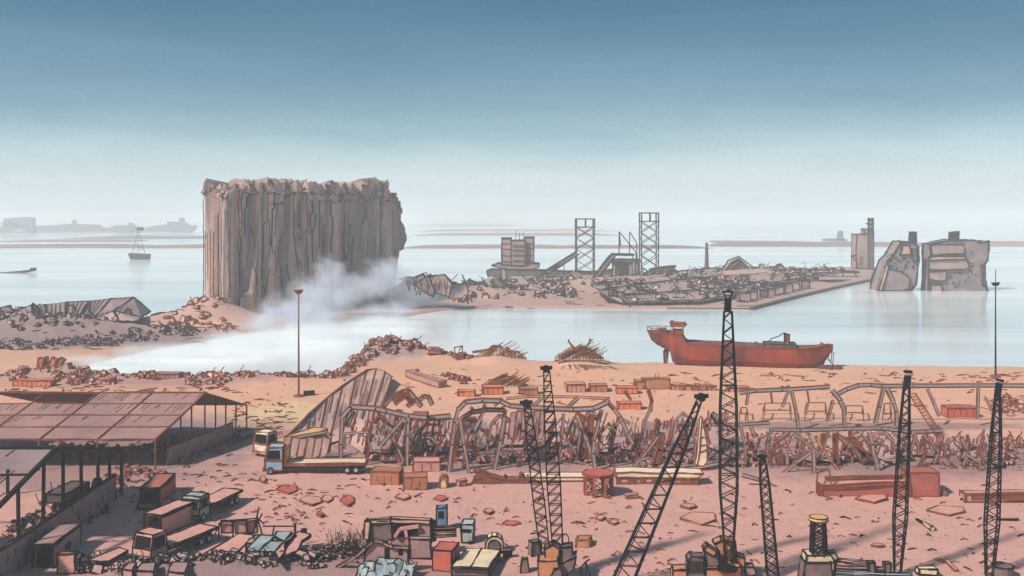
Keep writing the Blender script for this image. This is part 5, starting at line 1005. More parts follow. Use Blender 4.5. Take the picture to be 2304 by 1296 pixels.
# ---------------------------------------------------------------- yard between the halls and the camera
def gpos(px, py): p = P(px, py); p.z = gz(p.x, p.y); return p
YG = 'brown containers by the central hall'
def yc(px0, px1, py, hpx, m, label, dep=2.4, rz=0.0, **k):
    p = gpos((px0+px1)/2, py); u = p.y/F; p.y += dep/2; return container(p, (px1-px0)*u*.94, dep, hpx*u*.85, rz, m, label, **k)
yc(834, 902, 1092, 36, 'cont_brown', 'larger of the two brown containers standing side by side right of the blue cab lorry', rz=-.12, group=YG)
yc(904, 960, 1102, 33, 'cont_brown', 'smaller brown container, front right of the larger brown one', rz=.1, group=YG)
yc(926, 990, 1061, 26, 'cont_pink', 'pinkish ochre container behind the two brown containers against the rubble', group=YG, rz=.06)
def arch(px0, px1, py, hpx, m, mf, label, dep=1.6, ink='ink_rust'):
    p = gpos((px0+px1)/2, py); u = p.y/F; w2 = (px1-px0)*u/2; h = hpx*u; t = thing('arched_tank', label, 'tank', p)
    prof = [Vector((-w2, 0, 0)), Vector((-w2, 0, h*.55))]+[Vector((-math.cos(a)*w2, 0, h*.55+math.sin(a)*h*.45)) for a in (math.pi*.2, math.pi*.4, math.pi*.6, math.pi*.8)]+[Vector((w2, 0, h*.55)), Vector((w2, 0, 0))]
    mb = MB(); mb.plate(prof, (0, dep, 0), m); mb.inked(ir(p.y, 2.6), ink); mb.build('body', t, world=False)
    mb = MB(); mb.plate([Vector((v.x*.72, -.04, v.z*.78)) for v in prof], (0, .04, 0), mf); mb.inked(ir(p.y, 1.8), ink); mb.build('front_panel', t, world=False)
arch(988, 1007, 1098, 25, 'yellow', 'cream', 'small yellow round topped tank by the brown containers')
mb = MB(); p = gpos(1039, 1094); mb.box(p+Vector((0, .5, .35)), (1.1, .9, .6), 'cont_pink', rz=.5, jit=.06); mb.inked(.07, 'ink_rust'); single(mb, 'small_crate', 'small pinkish crate on the ground right of the yellow round topped tank', 'crate')
# burnt hull wreck + long trailers
mb = MB(); d = D(1088); mb.plate([Pd(x, y, d) for x, y in [(1063, 1089), (1066, 1078), (1085, 1076), (1066, 1061), (1078, 1061), (1100, 1072), (1132, 1080), (1135, 1075), (1142, 1080), (1166, 1080), (1172, 1068), (1178, 1078), (1188, 1076), (1190, 1086), (1172, 1090), (1110, 1090)]], (0, 1.6, 0), 'steel_rust'); mb.inked(.08, 'ink_rust'); single(mb, 'burnt_hull', 'burnt dark red hull wreck with a jagged prow left of the leaning crane boom', 'wreck')
t = thing('long_trailer', 'long low trailer with pale top, between the burnt hull and the red round stand', 'trailer', P(1250, 1086)); d = D(1086)
mb = MB(); mb.plate([Pd(x, y, d) for x, y in [(1178, 1074), (1322, 1074), (1322, 1081), (1178, 1081)]], (0, 2.4, 0), 'chalk'); mb.inked(.07, 'ink_rust'); mb.build('deck', t)
for x in (1200, 1225, 1290, 1308): mb = MB(); mb.plate([Pd(a, y, d+.1) for a, y in [(x-7, 1081), (x+7, 1081), (x+7, 1087), (x-7, 1087)]], (0, 2, 0), 'steel_rust'); mb.build('axle_block', t)
t = thing('bus_wreck', 'burnt out bus shell with pale sagging roof and open windows, behind the leaning boom', 'bus', P(1480, 1091)); d = D(1091)
mb = MB(); top_ = [(1386, 1064), (1420, 1062), (1500, 1065), (1540, 1064), (1583, 1066), (1570, 1076), (1480, 1074), (1386, 1074)]; mb.plate([Pd(x, y, d) for x, y in top_], (0, 2.4, 0), 'chalk'); mb.inked(.08, 'ink_rust'); mb.build('roof', t)
wd = [(1396, 1412), (1430, 1440), (1452, 1466), (1480, 1494), (1508, 1530), (1542, 1556)]; mb = MB(); xs = [1386]+[v for q in wd for v in q]+[1570]
for a, b_ in zip(xs[0::2], xs[1::2]): mb.plate([Pd(a, 1074, d), Pd(b_, 1074, d), Pd(b_, 1092, d), Pd(a, 1092, d)], (0, .2, 0), 'steel_rust', False)
for a, b_ in wd: mb.plate([Pd(a, 1085, d+.01), Pd(b_, 1085, d+.01), Pd(b_, 1092, d+.01), Pd(a, 1092, d+.01)], (0, .18, 0), 'steel_rust', False); mb.plate([Pd(a, 1074, d+.01), Pd(b_, 1074, d+.01), Pd(b_, 1077, d+.01), Pd(a, 1077, d+.01)], (0, .18, 0), 'steel_rust', False)
mb.build('side_wall', t)
for a, b_ in wd: mb = MB(); mb.plate([Pd(a, 1077, d+.12), Pd(b_, 1077, d+.12), Pd(b_, 1085, d+.12), Pd(a, 1085, d+.12)], (0, .05, 0), 'cont_pink', False); mb.build('window', t)
# round red stand
p = gpos(1349, 1122); p.y += 1.6; t = thing('round_stand', 'red eight legged round steel stand on the open yard', 'stand', p); rr = 1.75; hh = 2.5; zt = 2.5
ang = [2*math.pi*(k+.5)/8 for k in range(8)]
mb = MB(); mb.tube([(0, 0, hh), (0, 0, hh+.25)], [rr*1.1, rr*1.12], 'steel_red', 8, True); mb.inked(.08, 'ink_rust'); mb.build('top_ring', t, world=False)
for a in ang: mb = MB(); mb.bar((rr*math.cos(a), rr*math.sin(a), 0), (rr*math.cos(a), rr*math.sin(a), hh), .26, 'steel_red', True); mb.inked(.035, 'ink_rust'); mb.build('leg', t, world=False)
for i in range(8):
    a, b_ = ang[i], ang[(i+1) % 8]; mb = MB(); A = lambda q, z: (rr*math.cos(q), rr*math.sin(q), z)
    for z0 in (.1, 1.25): mb.bar(A(a, z0), A(b_, z0+1.15), .09, 'steel_rust'); mb.bar(A(b_, z0), A(a, z0+1.15), .09, 'steel_rust')
    mb.build('brace', t, world=False)
mb = MB(); p = gpos(1420, 1122); mb.box(p+Vector((0, 0, .3)), (1.5, .6, .5), 'cont_mauve', rz=.2, jit=.1); mb.inked(.05, 'ink_rust'); single(mb, 'broken_box', 'small broken mauve box right of the red round stand', 'box')
# right low loader
t = thing('low_trailer', 'long dull red open trailer with a tall box at its right end', 'trailer', P(1975, 1117)); d = D(1117); u = d/F
mb = MB(); mb.plate([Pd(x, y, d) for x, y in [(1850, 1092), (2048, 1084), (2050, 1117), (1850, 1118)]], (0, .2, 0), 'cont_red'); mb.plate([Pd(x, y, d) for x, y in [(1838, 1084), (1850, 1092), (1850, 1118), (1838, 1110)]], (0, .22, 0), 'steel_rust'); q = [Pd(1850, 1092, d), Pd(2048, 1085, d), Pd(2046, 1072, d+2.6), Pd(1858, 1076, d+2.6)]; mb.slab([v-Vector((0, 0, .3)) for v in q], .2, 'cont_pink'); mb.bar(q[2], q[3], .3, 'cont_red', True); mb.inked(.08, 'ink_rust'); mb.build('cargo_bed', t)
mb = MB(); a = Pd(2048, 1117, d); b_ = Pd(2113, 1064, d); mb.box(((a.x+b_.x)/2, d+1.4, b_.z/2), (b_.x-a.x, 2.8, b_.z), 'cont_red', jit=.05); mb.inked(.09, 'ink_rust'); mb.build('box_body', t)
mb = MB(); mb.line([Pd(x, y, d+1) for x, y in [(1838, 1090), (1839, 1068), (1846, 1058), (1866, 1058), (1870, 1088)]], .16, 'steel_rust'); mb.build('end_frame', t)
for x in (2090, 2122): mb = MB(); mb.tube([Pd(x, 1110, d+.3), Pd(x, 1110, d+.7)], .42, 'steel_rust', 12); mb.build('wheel', t)
t = thing('flat_trailer', 'flat pink topped trailer bed with a dark side cut off by the right edge', 'trailer', P(2230, 1131)); d = D(1131)
mb = MB(); mb.slab([Pd(2172, 1112, d), Pd(2420, 1107, d), Pd(2420, 1102, d+3), Pd(2160, 1104, d+3)], .9, 'cont_pink'); mb.inked(.1, 'ink_rust'); mb.build('cargo_bed', t); mb = MB(); mb.plate([Pd(x, y, d-.05) for x, y in [(2184, 1115), (2420, 1110), (2420, 1120), (2186, 1125)]], (0, .04, 0), 'steel_rust', False); mb.build('side_board', t)
# loose plates lying about, each its own thing
def plate_on(px, py, w, h, m, label, name='metal_sheet', cat='metal sheet', ink='ink_rust', lift=.12, pts=None, px_=2.2, curl=.15):
    base = pts or [(-w/2, 0), (-w*.2, -h*.55), (w*.45, -h*.4), (w/2, h*.1), (w*.1, h*.5)]; p = gpos(px, py); q = []
    for i, (x, y) in enumerate(base): v = P(px+x, py+y); v.z = lift+random.uniform(0, curl); q.append(v)
    mb = MB(); mb.slab(q, .12, m); mb.inked(ir(p.y, px_), ink); return single(mb, name, label, cat, 'sheets and scraps strewn over the yard')
for a in [(645, 1104, 46, 20, 'steel_red', 'crumpled red sheet pair just below the blue cab lorry'), (698, 1130, 50, 18, 'cont_pink', 'slatted pale pink panel below the crumpled red sheet'), (735, 1126, 24, 14, 'cont_pink', 'small pink plate touching the slatted panel'), (905, 1120, 32, 12, 'cont_pink', 'flat pink diamond plate below the smaller brown container'),
          (780, 1130, 30, 22, 'steel_red', 'thin red strip standing tilted right of the slatted panel'), (990, 1125, 28, 12, 'steel_red', 'thin red plate above the blue cabin'), (1098, 1154, 20, 10, 'cont_pink', 'small rounded pink lump right of the grey cab'), (1150, 1181, 40, 10, 'steel_red', 'flat red scrap strip left of the leaning boom base'),
          (1570, 1170, 80, 28, 'cont_pink', 'large crumpled pink sheet left of the tallest mast'), (1548, 1142, 36, 10, 'cont_pink', 'small peaked pink sheet above the large crumpled one'), (1960, 1124, 70, 20, 'cont_pink', 'long curled pink sheet below the dull red trailer'), (2128, 1152, 86, 20, 'cont_pink', 'wide flat pink plate in the right part of the yard'),
          (1888, 1112, 18, 16, 'cont_pink', 'small pink fin shaped scrap leaning at the dull red trailer'), (860, 1088, 26, 12, 'steel_red', 'flat red wedge at the left foot of the larger brown container'), (1350, 1168, 20, 10, 'cont_pink', 'small ochre pink scrap in mid yard, left of a similar one'), (1380, 1178, 22, 10, 'cont_pink', 'small pink scrap in mid yard, right of a similar one'), (590, 1082, 14, 12, 'cont_pink', 'tiny pink dome scrap left of the lorry wheels'), (720, 1160, 16, 8, 'steel_red', 'tiny red lump below the slatted panel'), (1975, 1230, 30, 6, 'cont_pink', 'faint pink sliver right of the yellow topped tower')]:
    plate_on(*a)
mb = MB(); mb.tube([P(2062, 1172)+Vector((0, 0, .2)), P(2098, 1194)+Vector((0, 0, .2))], [.08, .3], 'cream', 9, True); mb.inked(.04, 'ink'); single(mb, 'cream_pipe', 'cream tapering pipe lying diagonally on the right part of the yard', 'pipe')
mb = MB(); mb.line([P(1100, 1270)]*0 or [P(2106, 1260)+Vector((0, 0, .1)), P(2130, 1268)+Vector((0, 0, .3)), P(2152, 1286)+Vector((0, 0, .1))], .35, 'cont_pink', True, h=.1); mb.inked(.04, 'ink_rust'); single(mb, 'bent_strip', 'bent pink metal strip lying near the bottom right', 'metal strip')
mb = MB(); mb.bar(P(2242, 1171)+Vector((0, 0, .1)), P(2292, 1171)+Vector((0, 0, .1)), .25, 'ink'); single(mb, 'black_bar', 'short thick black bar lying flat at the right edge of the yard', 'bar')
p = gpos(1314, 1233); u = p.y/F; mb = MB(); mb.hexa([p+Vector((x*u, y, 0)) for x, y in ((-20, 0), (12, 0), (22, 1.6), (-12, 1.6))], [p+Vector((x*u, y, 22*u*.8)) for x, y in ((-18, .1), (10, .1), (18, 1.4), (-12, 1.4))], 'cont_ochre'); mb.inked(.07, 'ink_ochre'); single(mb, 'ochre_box', 'single ochre box standing alone on the yard right of the crane', 'box')
# small shadow-casting litter
def litter(n, reg, lo, hi, m, seed):
    random.seed(seed); mb = MB()
    for i in range(n):
        x0, x1, y0, y1 = random.choice(reg); y = y0+(y1-y0)*random.random(); x = random.uniform(x0, x1); p = gpos(x, y); L_ = random.uniform(lo, hi)*(p.y/110); a = random.gauss(0, .5); e = Vector((math.cos(a), math.sin(a)*1.6, 0))*L_
        w_ = ir(p.y, random.uniform(1.6, 3.0))*2; k = p+e*.5+Vector((random.uniform(-.1, .1), random.uniform(-.3, .3), random.uniform(.05, .25))); mb.bar(p+Vector((0, 0, .03)), k, w_, m); mb.bar(k, p+e+Vector((0, 0, .03)), w_*.8, m)
    return mb
yard = [(620, 2300, 1085, 1290), (300, 900, 1060, 1180), (1000, 2300, 1110, 1290)]
shore = [(560, 2300, 830, 925), (0, 560, 870, 888), (900, 2300, 830, 880), (520, 650, 900, 985), (1500, 2300, 838, 862)]
left_ = [(0, 520, 720, 790), (350, 520, 700, 760), (1000, 1700, 640, 690)]
for k, (n, reg, lo, hi, m, lab) in enumerate([(230, yard, .3, 1.1, 'ink_rust', 'fine rust coloured scraps scattered over the yard'), (80, yard, .4, 1.3, 'ink', 'fine black scraps scattered over the yard'), (300, shore, .4, 1.4, 'ink_rust', 'fine brown scraps scattered over the shore sand'), (150, left_, .5, 2, 'ink_grey', 'dark scraps scattered over the far banks'), (90, [(380, 560, 985, 1085), (270, 420, 1080, 1150), (560, 720, 1080, 1180)], .3, .8, 'ink_rust', 'fine scraps along the drive past the left halls')]):
    o = litter(n, reg, lo, hi, m, 40+k).build('litter'); tag(o, lab, 'litter', kind='stuff')
mb = MB(); random.seed(60)
for k in range(1300):
    p = gpos(random.uniform(200, 2300), random.uniform(1060, 1294)) if k % 3 else gpos(random.uniform(520, 2300), random.uniform(828, 930)); mb.chunk(p+Vector((0, 0, .03)), random.uniform(.05, .1+.16*random.random()**2)*p.y/100, random.choice(['rubble_pink', 'steel_rust', 'rubble_mauve', 'cont_mauve']), ink=False)
o = mb.build('pebbles'); tag(o, 'small pebbles and crumbs of concrete over yard and shore', 'pebbles', kind='stuff')

# ---------------------------------------------------------------- the left yard: containers, trucks, ruins
def dirz(p0, p1): return math.atan2(P(*p1).y-P(*p0).y, P(*p1).x-P(*p0).x)
h1 = dirz((300, 1150), (345, 1108))
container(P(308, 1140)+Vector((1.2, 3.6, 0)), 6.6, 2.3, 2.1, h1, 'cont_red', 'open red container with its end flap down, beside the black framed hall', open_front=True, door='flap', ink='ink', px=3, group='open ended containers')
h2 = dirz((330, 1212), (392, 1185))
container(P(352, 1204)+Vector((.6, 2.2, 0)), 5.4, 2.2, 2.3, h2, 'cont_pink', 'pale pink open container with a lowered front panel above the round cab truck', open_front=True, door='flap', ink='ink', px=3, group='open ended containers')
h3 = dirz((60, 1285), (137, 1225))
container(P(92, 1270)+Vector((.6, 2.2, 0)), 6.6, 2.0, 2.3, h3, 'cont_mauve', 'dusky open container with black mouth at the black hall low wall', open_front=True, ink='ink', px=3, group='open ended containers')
truck(P(468, 1160)+Vector((0, 1.6, 0)), dirz((430, 1168), (525, 1120)), 9.0, 'teal', 'cont_pink', 'grey green cab flatbed truck with a bare pink bed casting a black shadow', cabL=2.0, cabH=2.3, px=3)
truck(P(388, 1250)+Vector((0, 1.2, 0)), dirz((320, 1262), (472, 1200)), 9.2, 'cont_pink', 'cont_pink', 'dusty pink round cab truck with long plank bed, front row left', cabL=2.1, cabH=2.5, px=3)
mb = MB(); p = P(148, 1292); mb.box(p+Vector((0, .3, 1.0)), (1.7, .5, 1.9), 'cont_pink', jit=.06); mb.inked(.07, 'ink'); single(mb, 'metal_cabinet', 'upright pink metal cabinet at the bottom left edge', 'cabinet')
def slabs(label, quad, z, m, name='roof_slab', ink='ink', cat='roof panel', th=.2):
    mb = MB(); mb.slab([P(x, y, zz) for (x, y), zz in zip(quad, z)], th, m); mb.inked(ir(D(quad[0][1]), 3), ink); return single(mb, name, label, cat, 'fallen roof panels')
slabs('long dark pink plank panel lying left of the round cab truck', [(195, 1262), (268, 1232), (288, 1238), (246, 1262)], [.7, .9, .8, .7], 'cont_pink')
mb = MB(); random.seed(5)
for k in range(16): mb.chunk(P(random.uniform(172, 235), random.uniform(1262, 1292))+Vector((0, 0, .4)), random.uniform(.3, .7), random.choice(['cont_mauve', 'rubble_pink']))
mb.inked(.06, 'ink'); single(mb, 'scrap_heap', 'small heap of crumpled scrap at the bottom left corner', 'scrap')
slabs('sloping ribbed roof panel left of the pale blue roofs', [(450, 1252), (540, 1200), (572, 1205), (520, 1256)], [.9, 1.5, 1.4, .8], 'cont_pink')
slabs('narrow peach lit roof panel leaning against the pale blue roofs', [(520, 1256), (574, 1204), (590, 1204), (556, 1250)], [.8, 1.6, 1.5, .7], 'rubble_peach')
t = thing('broken_shed', 'broken shed frame of upright posts with three pale canvas panels', 'shed', P(545, 1215)); d = D(1212)
for a, b_ in ((497, 522), (528, 553), (557, 578)): mb = MB(); mb.plate([Pd(a, 1173, d), Pd(b_, 1171, d+.3), Pd(b_+1, 1198, d+.2), Pd(a+1, 1200, d)], (0, .1, 0), 'cont_pink'); mb.inked(.06, 'ink'); mb.build('canvas_panel', t)
for x, y0, y1, x2 in ((493, 1176, 1215, 492), (525, 1170, 1215, 524), (556, 1168, 1216, 556), (582, 1144, 1205, 568), (590, 1155, 1208, 562), (578, 1160, 1200, 590)): mb = MB(); mb.bar(Pd(x, y0, d-.2), Pd(x2, y1+3, d-.2), .14, 'ink'); mb.build('post', t)
mb = MB(); mb.line([Pd(x, y, d-.2) for x, y in [(484, 1200), (500, 1172), (556, 1168), (580, 1166), (595, 1180)]], .12, 'ink'); mb.build('top_rail', t)
# pale blue roofed wreck
t = thing('blue_roof_wreck', 'wrecked low building with pale blue sheet roofs tilted towards a beak like overhang', 'ruin', P(620, 1262))
zr = 1.9
for q, m in (([(553, 1238), (585, 1204), (617, 1206), (583, 1240)], 'tarp_blue'), ([(583, 1240), (606, 1218), (640, 1218), (618, 1242)], 'tarp_blue'), ([(617, 1206), (622, 1196), (656, 1196), (640, 1218)], 'tarp_blue')):
    mb = MB(); mb.slab([P(x, y, zr+random.uniform(-.15, .15)) for x, y in q], .18, m); mb.inked(.065, 'ink'); mb.build('roof_sheet', t)
for q in ([(618, 1242), (640, 1218), (660, 1200), (668, 1206), (652, 1224), (625, 1262)], [(640, 1222), (672, 1196), (699, 1203), (680, 1216), (668, 1240), (640, 1250)]):
    mb = MB(); mb.slab([P(x, y, zr) for x, y in q], .22, 'cont_pink'); mb.inked(.065, 'ink'); mb.build('roof_panel', t)
mb = MB(); d = D(1262); mb.plate([Pd(553, 1222, d), Pd(618, 1228, d), Pd(640, 1240, d), (Pd(640, 1262, d)), Pd(618, 1262, d), Pd(553, 1258, d)], (0, 1.5, 0), 'cont_mauve'); mb.inked(.06, 'ink'); mb.build('wall', t)
mb = MB(); mb.plate([Pd(640, 1240, d+.1), Pd(672, 1235, d+2.2), Pd(682, 1244, d+2.2), Pd(650, 1264, d)], (0, .3, 0), 'dark_hole'); mb.build('side_opening', t)
mb = MB(); mb.line([Pd(591, 1184, d+4), Pd(664, 1184, d+4)], .12, 'ink'); mb.line([Pd(664, 1178, d+4), Pd(664, 1206, d+4)], .22, 'ink'); mb.line([Pd(617, 1182, d+4), Pd(612, 1212, d+3)], .14, 'ink'); mb.build('rail', t)
mb = MB(); mb.tube([Pd(682, 1196, d+3), Pd(684, 1190, d+3), Pd(682, 1205, d+3)], .32, 'ink', 8); mb.build('cowl', t)
rubble('rubble_heap', 'dark mauve rubble heaped along the bottom edge left of the ruined house', [(300, 1285, 50, 10), (400, 1285, 60, 12), (500, 1280, 50, 14), (600, 1285, 60, 14), (700, 1280, 40, 16)], 190, .15, .55, ['cont_mauve', 'rubble_mauve', 'rubble_pink'], 'ink', px=1.7, sticks=90, pile=.4)
t = thing('wrecked_van', 'dark crushed van roofs among the rubble at the bottom left', 'van', P(330, 1296))
for k, q in enumerate([[(275, 1280), (288, 1268), (306, 1266), (298, 1284)], [(306, 1284), (318, 1268), (352, 1266), (346, 1286)], [(378, 1286), (388, 1264), (424, 1266), (416, 1290)]]): mb = MB(); mb.slab([P(x, y, 1.3) for x, y in q], 1.2, 'cont_mauve'); mb.inked(.07, 'ink'); mb.build('crushed_body', t)

# brick block with the beam
t = thing('roofless_building', 'roofless mauve walled building with pink rim and fallen beam, right of the dry grass', 'building', P(900, 1270)); d = D(1252)
def B3(x, y, dd): return Pd(x, y, d+dd)
mb = MB(); mb.plate([B3(826, 1174, 0), B3(880, 1172, 0), B3(884, 1212, 0), B3(826, 1232, 0)], (0, .35, 0), 'crane_mauve'); mb.plate([B3(880, 1172, .05), B3(968, 1176, .05), B3(970, 1252, .05), B3(880, 1252, .05)], (0, .3, 0), 'cont_mauve'); mb.inked(.07, 'ink'); mb.build('wall', t)
mb = MB(); mb.plate([B3(885, 1178, -.12), B3(942, 1176, -.12), B3(936, 1206, -.12), B3(880, 1210, -.12)], (0, .1, 0), 'dark_hole', False); mb.line([B3(888, 1208, -.3), B3(900, 1190, -.3), B3(942, 1184, -.3)], .3, 'cont_pink', True); mb.line([B3(915, 1208, -.3), B3(912, 1190, -.3)], .3, 'cont_pink', True); mb.build('window_opening', t)
mb = MB(); [mb.bar(a, b_, .55, 'rubble_peach', True, h=.4) for a, b_ in ((B3(826, 1172, .2), B3(878, 1170, .2)), (B3(880, 1169, .2), B3(968, 1173, .2)), (B3(827, 1172, 0), B3(824, 1212, 0)))]; mb.inked(.06, 'ink'); mb.build('rim', t)
mb = MB(); mb.plate([B3(920, 1213, -1), B3(968, 1214, -1), B3(970, 1256, -1), B3(922, 1256, -1)], (0, .8, 0), 'cont_mauve'); mb.inked(.06, 'ink'); mb.build('annex', t)
for k in range(3): mb = MB(); mb.bar(B3(975, 1188+k*9, .3), B3(1026, 1186+k*9, .6), .2, 'cont_pink', True); mb.inked(.05, 'ink'); mb.build('pipe', t)
mb = MB(); mb.plate([B3(968, 1170, .5), B3(978, 1176, .5), B3(980, 1216, .5), B3(970, 1220, .5)], (0, .5, 0), 'crane_mauve'); mb.inked(.07, 'ink'); mb.build('buttress', t)
t = thing('ruined_house', 'small ruined house with two black window holes and torn blue grey tarpaulin in front', 'house', P(870, 1296)); d = D(1290)
mb = MB(); mb.plate([Pd(x, y, d) for x, y in [(820, 1246), (838, 1222), (846, 1216), (866, 1222), (880, 1232), (918, 1234), (920, 1290), (818, 1296)]], (0, .5, 0), 'cont_mauve'); mb.inked(.07, 'ink'); mb.build('wall', t)
for x0, x1, y0, y1 in ((865, 876, 1233, 1257), (896, 906, 1236, 1249)): mb = MB(); mb.plate([Pd(x0, y0, d-.06), Pd(x1, y0, d-.06), Pd(x1, y1, d-.06), Pd(x0, y1, d-.06)], (0, .05, 0), 'dark_hole', False); mb.build('window', t)
mb = MB(); mb.line([Pd(x, y, d-.1) for x, y in [(722, 1300), (760, 1276), (800, 1252), (822, 1232), (840, 1216), (862, 1220), (884, 1230), (920, 1232)]], .3, 'rubble_peach', True, h=.25); mb.inked(.05, 'ink', ang=60); mb.build('broken_eave', t)
V = []; mb = MB(); nx, ny = 17, 5
for j in range(ny):
    for i in range(nx): v = Pd(812+i*8+random.uniform(-3, 3)-j*3, [1266, 1272, 1280, 1289, 1298][j]+random.uniform(-5, 5)+(-10 if 4 < i < 12 and j < 3 else 0), d-.5-j*.4); V.append(v)
mb.add(V, [(j*nx+i, j*nx+i+1, (j+1)*nx+i+1, (j+1)*nx+i) for j in range(ny-1) for i in range(nx-1)], 'tarp_blue'); mb.inked(.05, 'ink', ang=32); single(mb, 'tarpaulin', 'crumpled blue grey tarpaulin heaped before the ruined house', 'tarpaulin')
# dry grass
mb = MB(); random.seed(8)
for k in range(110):
    p = gpos(random.uniform(735, 822), random.uniform(1200, 1262)); L_ = random.uniform(.5, 1.5); a = random.uniform(-.7, .9); mb.bar(p, p+Vector((math.sin(a)*L_, random.uniform(-.2, .2), math.cos(a)*L_)), .06, 'ink', w2=.02)
o = mb.build('dry_grass'); tag(o, 'black scorched grass tufts left of the roofless building', 'grass', kind='stuff')
rubble('rubble_heap', 'low broken stones among scorched grass left of the ruined house', [(770, 1245, 40, 16), (740, 1270, 40, 14), (800, 1262, 26, 12)], 60, .12, .4, ['cont_mauve', 'rubble_peach'], 'ink', px=2.2, sticks=20)
# blue cabin
p = gpos(993, 1196); u = p.y/F; t = thing('blue_cabin', 'narrow bright blue cabin with a dark hatch standing behind the roofless building', 'cabin', p)
mb = MB(); w2 = 11*u; hh = 52*u; mb.hexa([(-w2, 0, 0), (w2, 0, 0), (w2, 1.1, 0), (-w2, 1.1, 0)], [(-w2*1.05, 0, hh), (w2*1.1, 0, hh*1.04), (w2*1.1, 1.1, hh*1.04), (-w2*1.05, 1.1, hh)], 'blue_paint'); mb.inked(.065, 'ink'); mb.build('body', t, world=False)
mb = MB(); mb.box((-.05, -.03, hh*.73), (w2*1.1, .06, hh*.3), 'dark_hole', ink=False); mb.build('hatch', t, world=False)
mb = MB(); mb.tube([(w2*.3, .4, hh), (w2*.45, .3, hh*1.09), (w2*.8, .4, hh*1.09), (w2*1.1, .4, hh*.8)], .1, 'blue_paint', 8); mb.build('pipe', t, world=False)
# grey cab
p = gpos(1052, 1222); u = p.y/F; t = thing('grey_cab', 'pale grey round cornered cab tipped on end right of the blue cabin', 'cab', p)
mb = MB(); mb.hexa([(-.62, 0, .1), (.55, 0, .1), (.7, 1.3, .1), (-.5, 1.3, .1)], [(-.72, 0, 1.95), (.62, 0, 1.95), (.7, 1.3, 2.1), (-.5, 1.3, 2.1)], 'grey_paint'); mb.inked(.07, 'ink'); mb.build('body', t, world=False)
mb = MB(); mb.box((-.08, -.04, 1.3), (.9, .06, .34), 'dark_hole', ink=False); mb.build('windscreen', t, world=False)
mb = MB(); mb.tube([(.1, -.1, .0), (.3, -.2, -.1+.15), (.3, -.2, .35)], .1, 'ink', 7); mb.build('hook', t, world=False)
container(P(1001, 1287)+Vector((0, 1.4, 0)), 1.9, 2.6, 2.0, -.22, 'steel_red', 'square brick red container between the ruined house and the twin cream roofs', ink='ink', px=3, ribs=False)
# twin cream roofs
t = thing('twin_roof_unit', 'low twin cream roofed box unit lying in front of the arched hood', 'unit', P(1060, 1296))
for q in ([(1015, 1276), (1050, 1234), (1084, 1234), (1058, 1276)], [(1058, 1276), (1084, 1234), (1126, 1238), (1100, 1278)]): mb = MB(); mb.slab([P(x, y, 1.0) for x, y in q], .16, 'cream'); mb.inked(.065, 'ink'); mb.build('roof', t)
mb = MB(); q = [P(1016, 1277, .83), P(1100, 1279, .83), P(1125, 1240, .83), P(1051, 1236, .83)]; mb.slab(q, .8, 'crane_mauve'); mb.inked(.065, 'ink'); mb.build('body', t)
arch(1092, 1132, 1244, 38, 'cream', 'crane_mauve', 'cream rimmed arched hood standing behind the twin cream roofs', ink='ink', dep=1.2)
mb = MB(); p = P(1142, 1256); mb.box(p+Vector((0, .3, .35)), (.9, .5, .6), 'ink', rz=.2, ink=False); mb.box(p+Vector((-.2, .2, .7)), (1.2, .7, .12), 'crane_mauve', rz=.2); mb.inked(.05, 'ink'); single(mb, 'low_stool', 'small black stand right of the twin cream roofs', 'stand')
def block(px, py, w_, h_, dep, m, name, label, cat, rz=0, top=.9):
    p = P(px, py); p.y += dep/2; t_ = MB(); x, y = w_/2, dep/2; M = Matrix.Rotation(rz, 3, 'Z')
    t_.hexa([p+M @ Vector(v) for v in ((-x, -y, 0), (x, -y, 0), (x, y, 0), (-x, y, 0))], [p+M @ Vector((a*top, b_*top, h_)) for a, b_ in ((-x, -y), (x, -y), (x, y), (-x, y))], m); t_.inked(.065, 'ink'); return single(t_, name, label, cat)
block(1204, 1254, 1.1, 1.5, .9, 'crane_mauve', 'dark_crate', 'dark upright crate leaning left of the crane boom feet', 'crate', .4)
block(1181, 1290, .85, 1.3, .8, 'crane_mauve', 'dark_bin', 'small dark round shouldered bin at the bottom edge left of the crane', 'bin', 0, .6)

# ---------------------------------------------------------------- lattice cranes
def boom(mb_name, t, A, B, prof, n, tw, cross, m='black_steel', chord=None):
    mb = MB(); lattice(mb, A, B, prof, None, n, m, tw, .45, cross, chord=chord); return mb.build(mb_name, t)
def headpart(t, c, r, m='black_steel', nm='pulley_head'):
    mb = MB(); mb.tube([c+Vector((0, -r*.6, 0)), c+Vector((0, r*.6, 0))], r, m, 12); mb.tube([c+Vector((-r*1.6, 0, r*.2)), c+Vector((r*1.6, 0, r*.35))], [r*.5, r*.5], m, 8); mb.build(nm, t)
u95 = 95/F
